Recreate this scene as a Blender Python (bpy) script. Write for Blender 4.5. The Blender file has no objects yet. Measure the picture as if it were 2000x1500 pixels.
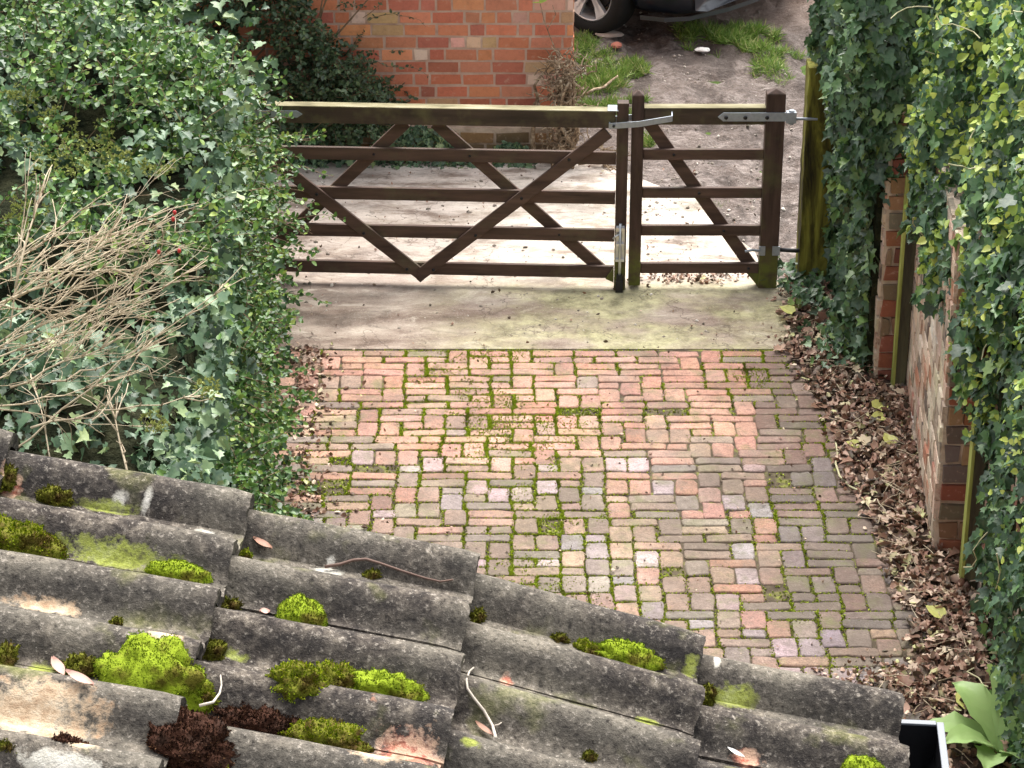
import bpy, math, random
import numpy as np
from mathutils import Vector, noise
from mathutils.bvhtree import BVHTree

rng = np.random.default_rng(7)
random.seed(7)
sc = bpy.context.scene
col = sc.collection
rad = math.radians

# ------------------------------------------------------------------ camera, sky, sun, exposure
F_PX, T, CAM_H = 5000.0, math.atan(.49), 5.9
cam = bpy.data.objects.new('camera', bpy.data.cameras.new('camera'))
col.objects.link(cam)
cam.location = (0, 0, CAM_H)
cam.rotation_euler = (math.pi / 2 - T, 0, 0)
cam.data.sensor_width = 36
cam.data.lens = 90
cam.data.clip_start = .05
cam.data.clip_end = 400
sc.camera = cam

SUN_EL, SUN_AZ = 60, 8          # azimuth measured from straight ahead (+Y), positive to the right
w = bpy.data.worlds.new("World"); sc.world = w; w.use_nodes = True
nt = w.node_tree
bg = nt.nodes['Background']
sky = nt.nodes.new('ShaderNodeTexSky'); sky.sky_type = 'NISHITA'; sky.sun_disc = False
sky.sun_elevation = rad(SUN_EL); sky.sun_rotation = rad(SUN_AZ)
sky.air_density = 1.0; sky.dust_density = 4.0
hs = nt.nodes.new('ShaderNodeHueSaturation'); hs.inputs['Saturation'].default_value = .22
nt.links.new(sky.outputs[0], hs.inputs['Color']); nt.links.new(hs.outputs[0], bg.inputs[0])
bg.inputs[1].default_value = .14
sl = bpy.data.lights.new('sun', 'SUN'); sl.energy = 2.0; sl.angle = rad(55); sl.color = (1, .95, .88)
sun = bpy.data.objects.new('sun', sl); col.objects.link(sun)
a, e = rad(SUN_AZ), rad(SUN_EL)
sun.rotation_euler = Vector((math.sin(a) * math.cos(e), math.cos(a) * math.cos(e), math.sin(e))).to_track_quat('Z', 'Y').to_euler()
sc.view_settings.view_transform = 'Standard'
sc.view_settings.look = 'None'
sc.view_settings.gamma = 1
sc.view_settings.exposure = 1.4
sc.cycles.max_bounces = 5
sc.cycles.diffuse_bounces = 3

# ------------------------------------------------------------------ helpers
AX = np.array([0, math.cos(T), -math.sin(T)]); DN = np.array([0, -math.sin(T), -math.cos(T)])
CAM = np.array([0, 0, CAM_H])
def ray(px, py): return AX + np.array([1., 0, 0]) * (px - 1000) / F_PX + DN * (py - 750) / F_PX
def G(px, py, z=0.):
    r = ray(px, py); return CAM + r * ((z - CAM_H) / r[2])
def Wy(px, py, Y):
    r = ray(px, py); return CAM + r * (Y / r[1])
def nz(x, y, z=0., s=1.): return noise.noise(Vector((x * s, y * s, z * s)))
def fbm(x, y, z=0., s=1., o=4): return noise.fractal(Vector((x * s, y * s, z * s)), 1.0, 2.0, o)

class MB:
    def __init__(self): self.v = []; self.f = []; self.n = 0; self.c = []
    def add(self, v, f, c=None):
        v = np.asarray(v, float).reshape(-1, 3)
        self.v.append(v)
        for q in f: self.f.append(tuple(int(i) + self.n for i in q))
        if c is None: c = (.5, .5, .5)
        c = np.asarray(c, float)
        self.c.append(np.broadcast_to(c, (len(v), 3)) if c.ndim == 1 else c)
        self.n += len(v); return self
    def box(self, lo, hi, c=None, M=None):
        x0, y0, z0 = lo; x1, y1, z1 = hi
        v = np.array([(x0,y0,z0),(x1,y0,z0),(x1,y1,z0),(x0,y1,z0),(x0,y0,z1),(x1,y0,z1),(x1,y1,z1),(x0,y1,z1)], float)
        if M is not None: v = M(v)
        return self.add(v, [(0,3,2,1),(4,5,6,7),(0,1,5,4),(1,2,6,5),(2,3,7,6),(3,0,4,7)], c)
    def tube(self, pts, r, n=6, c=None, cap=True):
        pts = np.asarray(pts, float); m = len(pts)
        r = np.broadcast_to(np.asarray(r, float), (m,))
        vs = []
        up = np.array([.13, .21, .97])
        for i in range(m):
            t = pts[min(i + 1, m - 1)] - pts[max(i - 1, 0)]; t = t / (np.linalg.norm(t) + 1e-9)
            a_ = np.cross(t, up); 
            if np.linalg.norm(a_) < .1: a_ = np.cross(t, [1, 0, 0])
            a_ /= np.linalg.norm(a_); b_ = np.cross(t, a_)
            for k in range(n):
                th = 2 * math.pi * k / n
                vs.append(pts[i] + r[i] * (a_ * math.cos(th) + b_ * math.sin(th)))
        fs = [(i*n+k, i*n+(k+1) % n, (i+1)*n+(k+1) % n, (i+1)*n+k) for i in range(m-1) for k in range(n)]
        if cap: fs += [tuple(range(n))[::-1], tuple((m-1)*n+k for k in range(n))]
        return self.add(vs, fs, c)
    def build(self, name, mat, parent=None, smooth=False, bevel=0):
        me = bpy.data.meshes.new(name)
        V = np.concatenate(self.v)
        me.from_pydata(V.tolist(), [], self.f)
        C_ = np.concatenate(self.c)
        at = me.color_attributes.new('tint', 'FLOAT_COLOR', 'POINT')
        at.data.foreach_set('color', np.hstack([C_, np.ones((len(C_), 1))]).astype(np.float32).ravel())
        me.materials.append(mat)
        if smooth: me.shade_smooth()
        me.update()
        o = bpy.data.objects.new(name, me); col.objects.link(o)
        if parent is not None: o.parent = parent
        if bevel:
            b = o.modifiers.new('bevel', 'BEVEL'); b.width = bevel; b.segments = 2; b.limit_method = 'ANGLE'
        return o

def inst(name, tv, tf, P, R, S, mat, parent=None, tint=None, smooth=False):
    """many small copies of a leaf-like template merged in ONE mesh. P (k,3), R (k,3,3) rows=axes, S (k,) or (k,3)"""
    tv = np.asarray(tv, float); tf = np.asarray(tf, int); k = len(P)
    S = np.asarray(S, float)
    if S.ndim == 1: S = S[:, None].repeat(3, 1)
    L = tv[None] * S[:, None, :]
    V = np.einsum('kij,kjl->kil', L, R) + P[:, None, :]
    nvt = len(tv); Fc = (tf[None] + (np.arange(k) * nvt)[:, None, None]).reshape(-1, tf.shape[1])
    me = bpy.data.meshes.new(name)
    me.vertices.add(k * nvt); me.vertices.foreach_set('co', V.astype(np.float32).ravel())
    nf = len(Fc); fl = tf.shape[1]
    me.loops.add(nf * fl); me.loops.foreach_set('vertex_index', Fc.astype(np.int32).ravel())
    me.polygons.add(nf); me.polygons.foreach_set('loop_start', (np.arange(nf) * fl).astype(np.int32))
    me.update(calc_edges=True)
    at = me.color_attributes.new('tint', 'FLOAT_COLOR', 'POINT')
    if tint is None: tint = np.full((k, 3), .5)
    tc = np.repeat(np.asarray(tint, float), nvt, 0)
    at.data.foreach_set('color', np.hstack([tc, np.ones((len(tc), 1))]).astype(np.float32).ravel())
    me.materials.append(mat)
    if smooth: me.shade_smooth()
    o = bpy.data.objects.new(name, me); col.objects.link(o)
    if parent is not None: o.parent = parent
    return o

def frames(N, D, twist=.5):
    """leaf frames: rows are x (across), y (towards tip), z (normal)"""
    N = N / (np.linalg.norm(N, axis=1, keepdims=True) + 1e-9)
    Y = D - N * (N * D).sum(1, keepdims=True); Y /= (np.linalg.norm(Y, axis=1, keepdims=True) + 1e-9)
    X = np.cross(Y, N); th = rng.normal(0, twist, len(N))[:, None]
    X2 = X * np.cos(th) + Y * np.sin(th); Y2 = -X * np.sin(th) + Y * np.cos(th)
    return np.stack([X2, Y2, N], 1)

def empty(name, loc=(0, 0, 0), rz=0.):
    o = bpy.data.objects.new(name, None); col.objects.link(o); o.location = loc; o.rotation_euler.z = rz
    o.empty_display_size = .1; return o
def tag(o, label, cat, group=None, kind=None):
    if label: o['label'] = label
    if cat: o['category'] = cat
    if group: o['group'] = group
    if kind: o['kind'] = kind
    return o
def struct(o, label, cat): return tag(o, label, cat, kind='structure')

# ------------------------------------------------------------------ materials
def node(nt, t, **kw):
    n = nt.nodes.new(t)
    for k, v in kw.items(): setattr(n, k, v)
    return n
class Mat:
    def __init__(self, name, rough=.8, spec=.3):
        self.m = bpy.data.materials.new(name); self.m.use_nodes = True; self.nt = self.m.node_tree
        self.b = self.nt.nodes['Principled BSDF']; self.b.inputs['Roughness'].default_value = rough
        self.b.inputs['Specular IOR Level'].default_value = spec
        self.co = node(self.nt, 'ShaderNodeTexCoord').outputs['Object']
    def L(self, a_, b_): self.nt.links.new(a_, b_)
    def noise(self, scale, detail=4, rough=.55, stretch=None, dist=0, off=0):
        n = node(self.nt, 'ShaderNodeTexNoise'); n.inputs['Scale'].default_value = scale
        n.inputs['Detail'].default_value = detail; n.inputs['Roughness'].default_value = rough; n.inputs['Distortion'].default_value = dist
        mp = node(self.nt, 'ShaderNodeMapping'); self.L(self.co, mp.inputs[0]); mp.inputs['Location'].default_value = (off, off * .7, off * .3)
        if stretch: mp.inputs['Scale'].default_value = stretch
        self.L(mp.outputs[0], n.inputs['Vector']); return n.outputs['Fac']
    def voro(self, scale, feature='F1', rnd=1.):
        n = node(self.nt, 'ShaderNodeTexVoronoi', feature=feature); n.inputs['Scale'].default_value = scale; n.inputs['Randomness'].default_value = rnd
        self.L(self.co, n.inputs['Vector']); return n.outputs['Distance']
    def ramp(self, fac, stops, interp='LINEAR'):
        r = node(self.nt, 'ShaderNodeValToRGB'); el = r.color_ramp.elements; r.color_ramp.interpolation = interp
        while len(el) < len(stops): el.new(.5)
        for q, (p, c) in zip(el, stops):
            q.position = p; q.color = (*c, 1) if not isinstance(c, (int, float)) else (c, c, c, 1)
        self.L(fac, r.inputs[0]); return r.outputs[0]
    def mix(self, fac, a_, b_, mode='MIX'):
        n = node(self.nt, 'ShaderNodeMix', data_type='RGBA', blend_type=mode)
        if isinstance(fac, (int, float)): n.inputs[0].default_value = fac
        else: self.L(fac, n.inputs[0])
        for i, q in ((6, a_), (7, b_)):
            if isinstance(q, tuple): n.inputs[i].default_value = (*q, 1)
            else: self.L(q, n.inputs[i])
        return n.outputs[2]
    def math(self, op, a_, b_=None):
        n = node(self.nt, 'ShaderNodeMath', operation=op)
        for i, q in ((0, a_), (1, b_)):
            if q is None: continue
            if isinstance(q, (int, float)): n.inputs[i].default_value = q
            else: self.L(q, n.inputs[i])
        return n.outputs[0]
    def tint(self):
        n = node(self.nt, 'ShaderNodeVertexColor', layer_name='tint'); return n.outputs['Color']
    def island(self):
        return node(self.nt, 'ShaderNodeNewGeometry').outputs['Random Per Island']
    def xyz(self):
        s = node(self.nt, 'ShaderNodeSeparateXYZ'); self.L(self.co, s.inputs[0]); return s.outputs
    def color(self, c):
        if isinstance(c, tuple): self.b.inputs['Base Color'].default_value = (*c, 1)
        else: self.L(c, self.b.inputs['Base Color'])
        return self
    def rough(self, r): self.L(r, self.b.inputs['Roughness']); return self
    def bump(self, h, strength=.5, dist=.01):
        n = node(self.nt, 'ShaderNodeBump'); n.inputs['Strength'].default_value = strength; n.inputs['Distance'].default_value = dist
        self.L(h, n.inputs['Height']); self.L(n.outputs[0], self.b.inputs['Normal']); return self

def hexc(h):
    c = [int(h[i:i+2], 16) / 255 for i in (0, 2, 4)]
    return tuple(((x + .055) / 1.055) ** 2.4 if x > .04045 else x / 12.92 for x in c)

def leaf_mat(name, stops, rough=.38, spec=.5, sheen=0., trans=.12, edge=None):
    m = Mat(name, rough, spec)
    c = m.ramp(m.island(), stops)
    v = m.noise(60, 3)
    c = m.mix(m.ramp(v, [(.3, 0.), (.75, .35)]), c, m.mix(.5, c, (.35, .42, .2)))
    m.color(c)
    m.bump(m.noise(45, 2), .35, .004)
    if trans:
        tr = node(m.nt, 'ShaderNodeBsdfTranslucent'); m.L(c, tr.inputs[0])
        mx = node(m.nt, 'ShaderNodeMixShader'); mx.inputs[0].default_value = trans
        out = m.nt.nodes['Material Output']
        m.L(m.b.outputs[0], mx.inputs[1]); m.L(tr.outputs[0], mx.inputs[2]); m.L(mx.outputs[0], out.inputs[0])
    return m.m

MAT = {}
MAT['ivy_dark'] = leaf_mat('ivy_dark', [(0, (.012,.040,.018)), (.4, (.024,.075,.030)), (.7, (.050,.125,.046)), (.9, (.10,.20,.06)), (1, (.20,.30,.06))], .42, .55)
MAT['ivy_mid'] = leaf_mat('ivy_mid', [(0, (.012,.045,.022)), (.4, (.026,.085,.035)), (.7, (.06,.15,.05)), (.92, (.10,.22,.05)), (1, (.25,.36,.06))], .42, .55)
MAT['ivy_lime'] = leaf_mat('ivy_lime', [(0, (.17,.28,.04)), (.5, (.36,.48,.07)), (1, (.58,.62,.14))], .4, .4, trans=.25)
MAT['ivy_left'] = leaf_mat('ivy_left', [(0, (.018,.050,.028)), (.35, (.045,.11,.058)), (.68, (.11,.20,.105)), (.9, (.20,.30,.13)), (1, (.34,.42,.18))], .45, .55)
MAT['small_leaf'] = leaf_mat('small_leaf', [(0, (.014,.050,.012)), (.35, (.035,.11,.022)), (.7, (.09,.21,.035)), (.9, (.20,.34,.05)), (1, (.36,.46,.10))], .4, .5, trans=.2)
MAT['umbel'] = leaf_mat('umbel', [(0, (.16,.20,.04)), (1, (.36,.38,.10))], .6, .3)
MAT['cotoneaster'] = leaf_mat('cotoneaster', [(0, (.014,.036,.018)), (.6, (.036,.08,.036)), (1, (.11,.17,.07))], .4, .5)
MAT['grass'] = leaf_mat('grass', [(0, (.06,.12,.02)), (.4, (.13,.25,.03)), (.75, (.24,.36,.07)), (1, (.46,.42,.20))], .5, .3, trans=.25)
MAT['litter'] = leaf_mat('litter', [(0, (.04,.018,.014)), (.3, (.11,.045,.034)), (.55, (.24,.105,.075)), (.75, (.42,.25,.19)), (.92, (.70,.54,.42)), (1, (.56,.56,.26))], .55, .35, trans=.05)
MAT['yellow_leaf'] = leaf_mat('yellow_leaf', [(0, (.5,.52,.10)), (1, (.62,.60,.22))], .5, .3)
MAT['big_leaf'] = leaf_mat('big_leaf', [(0, (.22,.40,.10)), (1, (.40,.55,.22))], .42, .4, trans=.2)

m = Mat('stem', .8); m.color(m.ramp(m.noise(30), [(.3, (.12,.08,.045)), (.7, (.30,.21,.13))])); MAT['stem'] = m.m
m = Mat('pale_stem', .7); m.color(m.mix(.5, m.ramp(m.island(), [(0, (.20,.13,.08)), (.6, (.52,.43,.29)), (1, (.74,.66,.50))]), m.ramp(m.noise(40), [(.3, (.26,.19,.12)), (.7, (.66,.56,.41))]))); MAT['pale_stem'] = m.m
m = Mat('inner', .95, .05); m.color(m.ramp(m.noise(9, 5), [(.35, (.010,.014,.008)), (.7, (.045,.045,.024))])).bump(m.noise(25, 5), 1, .05); MAT['inner'] = m.m  # near-black colour painted as the shade deep inside the foliage
m = Mat('hip', .3, .5); m.color((.45, .02, .02)); MAT['hip'] = m.m

# old pavers
m = Mat('paver', .8, .3)
t = m.tint(); n1 = m.noise(38, 5, .65); n2 = m.noise(9, 4)
c = m.mix(m.ramp(n1, [(.32, .75), (.5, 0.)]), t, m.mix(.62, t, (.10, .075, .06)))
c = m.mix(m.ramp(n1, [(.55, 0.), (.75, .55)]), c, m.mix(.5, t, (.62, .52, .42)))
c = m.mix(m.ramp(m.noise(120, 3), [(.4, .35), (.6, 0.)]), c, (.07, .055, .045))
gm = m.ramp(m.noise(5.5, 5, .65, off=3), [(.52, 0.), (.68, .62)])
c = m.mix(gm, c, (.15, .165, .06))
c = m.mix(m.ramp(m.noise(2.4, 7, .72, off=41), [(.44, 0.), (.60, .72)]), c, m.mix(.78, c, (.12, .095, .075)))
c = m.mix(m.ramp(m.noise(1.9, 6, .7, off=77), [(.50, 0.), (.66, .3)]), c, m.mix(.4, c, (.66, .56, .48)))
c = m.mix(m.ramp(m.noise(24, 5, .75, off=9), [(.57, 0.), (.66, .55)]), c, (.10, .075, .06))
m.color(c); m.bump(m.mix(.5, n1, m.noise(110, 3)), .7, .008); MAT['paver'] = m.m
m = Mat('joint', .95, .1)
c = m.ramp(m.noise(14, 5), [(.3, (.05,.038,.028)), (.50, (.10,.08,.055)), (.66, (.20,.21,.055))])
m.color(c); m.bump(m.noise(60, 5), .8, .01); MAT['joint'] = m.m
def moss_mat(name, stops, brown=(.12, .075, .02), lo=.55, hi=.7, sc_=24):
    m = Mat(name, .85, .15)
    c = m.ramp(m.island(), stops)
    c = m.mix(m.ramp(m.noise(sc_, 3), [(lo, 0.), (hi, .85)]), c, brown); m.color(c)
    m.bump(m.noise(300, 3), .8, .003); return m.m
MAT['moss'] = moss_mat('moss', [(0, (.06,.10,.006)), (.4, (.19,.26,.008)), (.8, (.34,.40,.012)), (1, (.46,.46,.03))], (.10,.06,.012), .52, .62)
MAT['moss_bright'] = moss_mat('moss_bright', [(0, (.05,.10,.005)), (.35, (.14,.23,.010)), (.75, (.27,.33,.018)), (1, (.42,.44,.04))], (.10,.075,.012), .50, .64)
MAT['moss_dull'] = moss_mat('moss_dull', [(0, (.04,.045,.006)), (.5, (.11,.12,.012)), (1, (.28,.28,.03))], (.07,.035,.012), .45, .65, 40)
MAT['moss_brown'] = moss_mat('moss_brown', [(0, (.014,.006,.004)), (.5, (.045,.018,.011)), (.85, (.10,.042,.022)), (1, (.26,.14,.07))], (.02,.01,.006), .5, .7, 50)
MAT['moss_joint'] = moss_mat('moss_joint', [(0, (.24,.33,.03)), (.4, (.42,.52,.05)), (.8, (.56,.64,.08)), (1, (.66,.70,.14))], (.20,.22,.05), .55, .7, 7)

# concrete tiles, lichen
m = Mat('roof_tile', .92, .15)
big = m.noise(5, 4, .6); med = m.noise(42, 5, .75); fine = m.noise(115, 4, .75); micro = m.noise(320, 2, .6)
c = m.ramp(med, [(.32, (.022,.019,.018)), (.47, (.068,.057,.049)), (.60, (.155,.132,.108)), (.74, (.34,.29,.23))])
c = m.mix(m.ramp(big, [(.38, .62), (.60, 0.)]), c, (.036, .033, .033))
c = m.mix(m.ramp(m.noise(3.2, 3, off=5), [(.48, 0.), (.64, .55)]), c, m.mix(.5, c, (.46, .42, .33)))
c = m.mix(m.ramp(fine, [(.56, 0.), (.68, .75)]), c, (.44, .39, .33))
c = m.mix(m.ramp(fine, [(.32, .85), (.46, 0.)]), c, (.018, .015, .014))
c = m.mix(m.ramp(micro, [(.66, 0.), (.74, .6)]), c, (.5, .46, .40))
c = m.mix(m.ramp(m.noise(7, 4, .6, off=11), [(.58, 0.), (.70, .7)]), c, m.mix(m.ramp(fine, [(.4, 0.), (.6, 1.)]), (.13,.14,.04), (.26,.25,.10)))
c = m.mix(m.ramp(m.noise(6, 5, .7, off=23), [(.70, 0.), (.75, .7)]), c, (.50, .25, .16))
flk = m.math('MULTIPLY', m.tint(), m.ramp(m.noise(11, 5, .7, off=51), [(.30, .35), (.5, 1.)]))  # darker roll flanks: black crust, plus roll shade painted into the colour
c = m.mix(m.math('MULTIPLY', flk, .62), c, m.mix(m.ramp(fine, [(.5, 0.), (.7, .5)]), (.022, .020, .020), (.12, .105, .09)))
m.color(c); m.bump(m.mix(.5, med, fine), 1.0, .007); MAT['roof_tile'] = m.m
TILE = m; TILE_C = c


# house brick (per brick tint)
m = Mat('wall_brick', .85, .2)
t = m.tint(); n1 = m.noise(30, 5, .65)
c = m.mix(m.ramp(n1, [(.3, .5), (.5, 0.)]), t, m.mix(.5, t, (.14, .05, .035)))
c = m.mix(m.ramp(n1, [(.58, 0.), (.74, .6)]), c, (.62, .42, .32))
m.color(c); m.bump(m.noise(70, 4), .5, .005); MAT['wall_brick'] = m.m
m = Mat('mortar', .95, .1); m.color(m.ramp(m.noise(12, 5), [(.3, (.46,.30,.23)), (.7, (.64,.48,.38))])); m.bump(m.noise(80, 4), .6, .006); MAT['mortar'] = m.m
m = Mat('mortar_pale', .95, .1); m.color(m.ramp(m.noise(8, 5), [(.35, (.34,.25,.18)), (.6, (.60,.49,.38))])); m.bump(m.noise(50, 4), .9, .01); MAT['mortar_pale'] = m.m
m = Mat('render_pale', .95, .1)
c = m.ramp(m.noise(9, 5, .65, (1, .35, 1.)), [(.3, (.16,.10,.08)), (.42, (.52,.32,.23)), (.58, (.72,.56,.44)), (.8, (.80,.74,.64))])
m.color(m.mix(m.ramp(m.noise(4, 4, off=4), [(.55, 0.), (.7, .6)]), c, (.32, .34, .14))); m.bump(m.noise(24, 5), .9, .02); MAT['render_pale'] = m.m

# timber
def timber(name, a_, b_, green, lo=.55, hi=.75, sc_=(1, 1, 1), foot=False):
    m = Mat(name, .72, .35)
    g = m.noise(22, 5, .6, sc_)
    c = m.ramp(g, [(.3, a_), (.7, b_)])
    c = m.mix(m.ramp(m.noise(5, 4, .6, off=2), [(lo, 0.), (hi, .8)]), c, green)
    if foot: c = m.mix(m.math('MULTIPLY', m.ramp(m.xyz()[2], [(.12, .9), (.30, 0.)]), m.ramp(m.noise(16, 4), [(.35, .2), (.6, 1.)])), c, (.13, .15, .025))
    m.color(c); m.bump(g, .4, .004); return m.m
MAT['gate_wood'] = timber('gate_wood', (.045,.028,.021), (.125,.075,.056), (.12,.11,.06), .54, .76, (.12, 1, 1))
MAT['gate_post_wood'] = timber('gate_post_wood', (.032,.019,.014), (.10,.060,.046), (.10,.10,.04), .55, .78, (1, 1, .12), foot=True)
MAT['gate_top'] = timber('gate_top', (.034,.024,.016), (.085,.058,.040), (.15,.14,.06), .5, .72, (.12, 1, 1))
m = Mat('cap_pale', .85, .2); m.color(m.ramp(m.noise(14, 4, .6, (.3, 1, 1)), [(.3, (.10,.088,.05)), (.5, (.23,.205,.12)), (.7, (.36,.33,.23))])); MAT['cap_pale'] = m.m  # paler mottled colour for the tops of the gate rails
m = Mat('mossy_post', .85, .2)
g = m.noise(7, 5, .65, (1.4, 1.4, .22), .6)
c = m.ramp(g, [(.34, (.012,.010,.006)), (.45, (.06,.055,.012)), (.56, (.17,.165,.028)), (.74, (.34,.35,.07))]); m.color(c); m.bump(m.noise(40, 4, .6, (1, 1, .1)), .7, .008); MAT['mossy_post'] = m.m
m = Mat('grey_green_post', .85, .2)
g = m.noise(10, 5, .65, (1.4, 1.4, .15))
c = m.ramp(g, [(.35, (.045,.040,.028)), (.6, (.11,.105,.06)), (.75, (.20,.21,.09))]); m.color(c); m.bump(m.noise(40, 4, .6, (1, 1, .1)), .7, .006); MAT['grey_post'] = m.m
m = Mat('green_edge', .85, .2); m.color(m.ramp(m.noise(12, 4, .6, (1, 1, .2)), [(.35, (.20,.22,.05)), (.6, (.42,.46,.13))])); MAT['green_edge'] = m.m
def metal(name, c_, r=.45, met=.7):
    m = Mat(name, r, .5); m.b.inputs['Metallic'].default_value = met
    m.color(m.mix(m.ramp(m.noise(40, 4), [(.4, 0.), (.7, .4)]), c_, tuple(x * .55 for x in c_))); return m.m
MAT['galv'] = metal('galv', (.36, .40, .45), .5, .45)
MAT['black_iron'] = metal('black_iron', (.02, .02, .022), .5, .3)
MAT['silver'] = metal('silver', (.62, .64, .66), .3, .8)

# concrete, soil
m = Mat('concrete', .9, .2)
X, Y, Z = m.xyz()
n = m.noise(2.2, 6, .62, (1, 2.2, 1)); fine = m.noise(60, 4, .6)
c = m.ramp(n, [(.30, (.13,.090,.070)), (.45, (.25,.19,.152)), (.6, (.40,.33,.27)), (.75, (.54,.47,.39))])
c = m.mix(m.ramp(fine, [(.3, .5), (.5, 0.)]), c, m.mix(.5, c, (.14, .10, .08)))
blot = m.noise(2.6, 7, .72, (1, 1.7, 1), 1.2, off=31)
c = m.mix(m.ramp(blot, [(.34, .85), (.47, .0)]), c, m.mix(.75, c, (.10, .07, .055)))
c = m.mix(m.ramp(blot, [(.55, .0), (.66, .7)]), c, (.60, .53, .44))
far = m.ramp(m.math('MULTIPLY', m.math('SUBTRACT', Y, 13.0), .45), [(0, 0.), (.25, .5), (1, .9)])
c = m.mix(far, c, m.mix(m.math('MULTIPLY', m.ramp(m.noise(3.5, 6, .72, (1, 2.4, 1), off=6), [(.38, .1), (.54, 1.)]), m.ramp(m.math('ADD', m.math('MULTIPLY', X, .35), .6), [(.1, .45), (.6, 1.)])), c, (.84, .75, .67)))
# moss stain on the apron, more to the right
wgt = m.math('MULTIPLY', m.ramp(m.noise(1.7, 4, .6, (1, 1.6, 1), off=8), [(.36, 0.), (.55, 1.)]), m.ramp(m.math('MULTIPLY', m.math('ADD', X, .6), .6), [(.0, 0.), (.45, .85)]))
wgt = m.math('MULTIPLY', wgt, m.ramp(m.math('SUBTRACT', 13.42, Y), [(.0, .15), (.2, 1.)]))
c = m.mix(wgt, c, m.mix(m.ramp(m.noise(9, 6, .75), [(.38, 0.), (.6, 1.)]), (.20, .19, .10), (.50, .47, .27)))
dk = m.ramp(m.noise(1.5, 5, .65, (1, 1.6, 1), off=15), [(.54, 0.), (.66, .7)])
c = m.mix(dk, c, m.mix(.7, c, (.10, .085, .07)))
c = m.mix(m.ramp(m.noise(150, 3, .7), [(.60, 0.), (.70, .5)]), c, (.75, .70, .62))
c = m.mix(m.ramp(m.noise(95, 4, .75, off=4), [(.30, .6), (.42, 0.)]), c, (.09, .07, .055))
cr = node(m.nt, 'ShaderNodeTexVoronoi', feature='DISTANCE_TO_EDGE'); cr.inputs['Scale'].default_value = .9
wv = node(m.nt, 'ShaderNodeVectorMath', operation='ADD'); nzc = node(m.nt, 'ShaderNodeTexNoise'); nzc.inputs['Scale'].default_value = 3; nzc.inputs['Detail'].default_value = 6; m.L(m.co, nzc.inputs['Vector']); m.L(m.co, wv.inputs[0]); m.L(nzc.outputs['Color'], wv.inputs[1]); m.L(wv.outputs[0], cr.inputs['Vector'])
c = m.mix(m.ramp(cr.outputs['Distance'], [(0, .75), (.006, 0.)]), c, (.10, .075, .06))
m.color(c); m.bump(m.mix(.5, fine, n), .5, .012); MAT['concrete'] = m.m

m = Mat('mud', .8, .35)
X, Y, Z = m.xyz()
n = m.noise(3.2, 6, .68); n2 = m.noise(9, 8, .74, (1, 1.9, 1), .6); f2 = m.noise(70, 4, .6)
c = m.ramp(n2, [(.34, (.08,.062,.052)), (.46, (.22,.175,.152)), (.58, (.38,.32,.29)), (.70, (.60,.53,.48))])
c = m.mix(m.ramp(n, [(.42, .55), (.6, 0.)]), c, (.12, .085, .068))
c = m.mix(m.ramp(f2, [(.60, 0.), (.70, .75)]), c, (.52, .46, .41))
c = m.mix(m.ramp(m.noise(30, 5, .75), [(.36, .6), (.5, 0.)]), c, (.05, .040, .033))
bank = m.ramp(m.math('MULTIPLY', m.math('SUBTRACT', Y, 14.9), .4), [(0, 0.), (.5, .75)])
c = m.mix(m.ramp(m.noise(2.0, 5, .7, (1.6, .6, 1), .5, off=19), [(.50, 0.), (.62, .75)]), c, (.060, .045, .038))
c = m.mix(bank, c, m.mix(.45, c, (.075, .058, .049)))
c = m.mix(m.ramp(m.math('MULTIPLY', m.math('SUBTRACT', Y, 17.8), 1.), [(0, 0.), (1, .7)]), c, (.42, .29, .22))
m.color(c); m.bump(m.mix(.5, n2, m.noise(30, 5, .75)), 1.0, .05); MAT['mud'] = m.m
m = Mat('soil', .9, .2); m.color(m.ramp(m.noise(22, 6, .7), [(.3, (.022,.014,.011)), (.6, (.085,.052,.040)), (.8, (.20,.13,.095))])); m.bump(m.noise(40, 5), 1, .03); MAT['soil'] = m.m
m = Mat('lawn', .95, .1); m.color(m.ramp(m.noise(12, 6, .7), [(.3, (.03,.05,.015)), (.7, (.09,.14,.03))])); MAT['lawn'] = m.m

# car
def plain(name, c_, r=.4, met=0., spec=.5, coat=0.):
    m = Mat(name, r, spec); m.b.inputs['Metallic'].default_value = met; m.b.inputs['Coat Weight'].default_value = coat
    m.color(m.mix(m.ramp(m.noise(18, 4), [(.45, 0.), (.75, .25)]), c_, tuple(x * .7 + .01 for x in c_))); return m.m
MAT['car_paint'] = plain('car_paint', (.004, .008, .016), .35, .0, .4, .3)
MAT['car_trim'] = plain('car_trim', (.05, .055, .06), .5)
MAT['tyre'] = plain('tyre', (.018, .018, .018), .85, 0, .2)
MAT['alloy'] = plain('alloy', (.62, .63, .65), .35, .6)
MAT['car_glass'] = plain('car_glass', (.01, .012, .014), .05, 0, .8)
MAT['plate'] = plain('plate', (.80, .80, .78), .4)
MAT['lamp_lens'] = plain('lamp_lens', (.6, .62, .65), .1, .3)
MAT['gutter'] = plain('gutter', (.010, .010, .012), .35)
MAT['gutter_edge_highlight'] = plain('gutter_edge_highlight', (.15, .165, .185), .45)  # grey paints the pale highlight along the black gutter's lip
MAT['paper'] = plain('paper', (.78, .76, .72), .7)
MAT['red_brick_bit'] = plain('red_brick_bit', (.38, .13, .09), .9)
MAT['stone'] = plain('stone', (.45, .38, .33), .9)
MAT['twig_brown'] = plain('twig_brown', (.13, .075, .055), .7)
MAT['twig_pale'] = plain('twig_pale', (.55, .48, .40), .7)
MAT['root_pale'] = plain('root_pale', (.50, .47, .28), .7)
MAT['dead_leaf'] = plain('dead_leaf', (.34, .18, .12), .6)
MAT['pink_leaf'] = plain('pink_leaf', (.52, .31, .25), .6)
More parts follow.
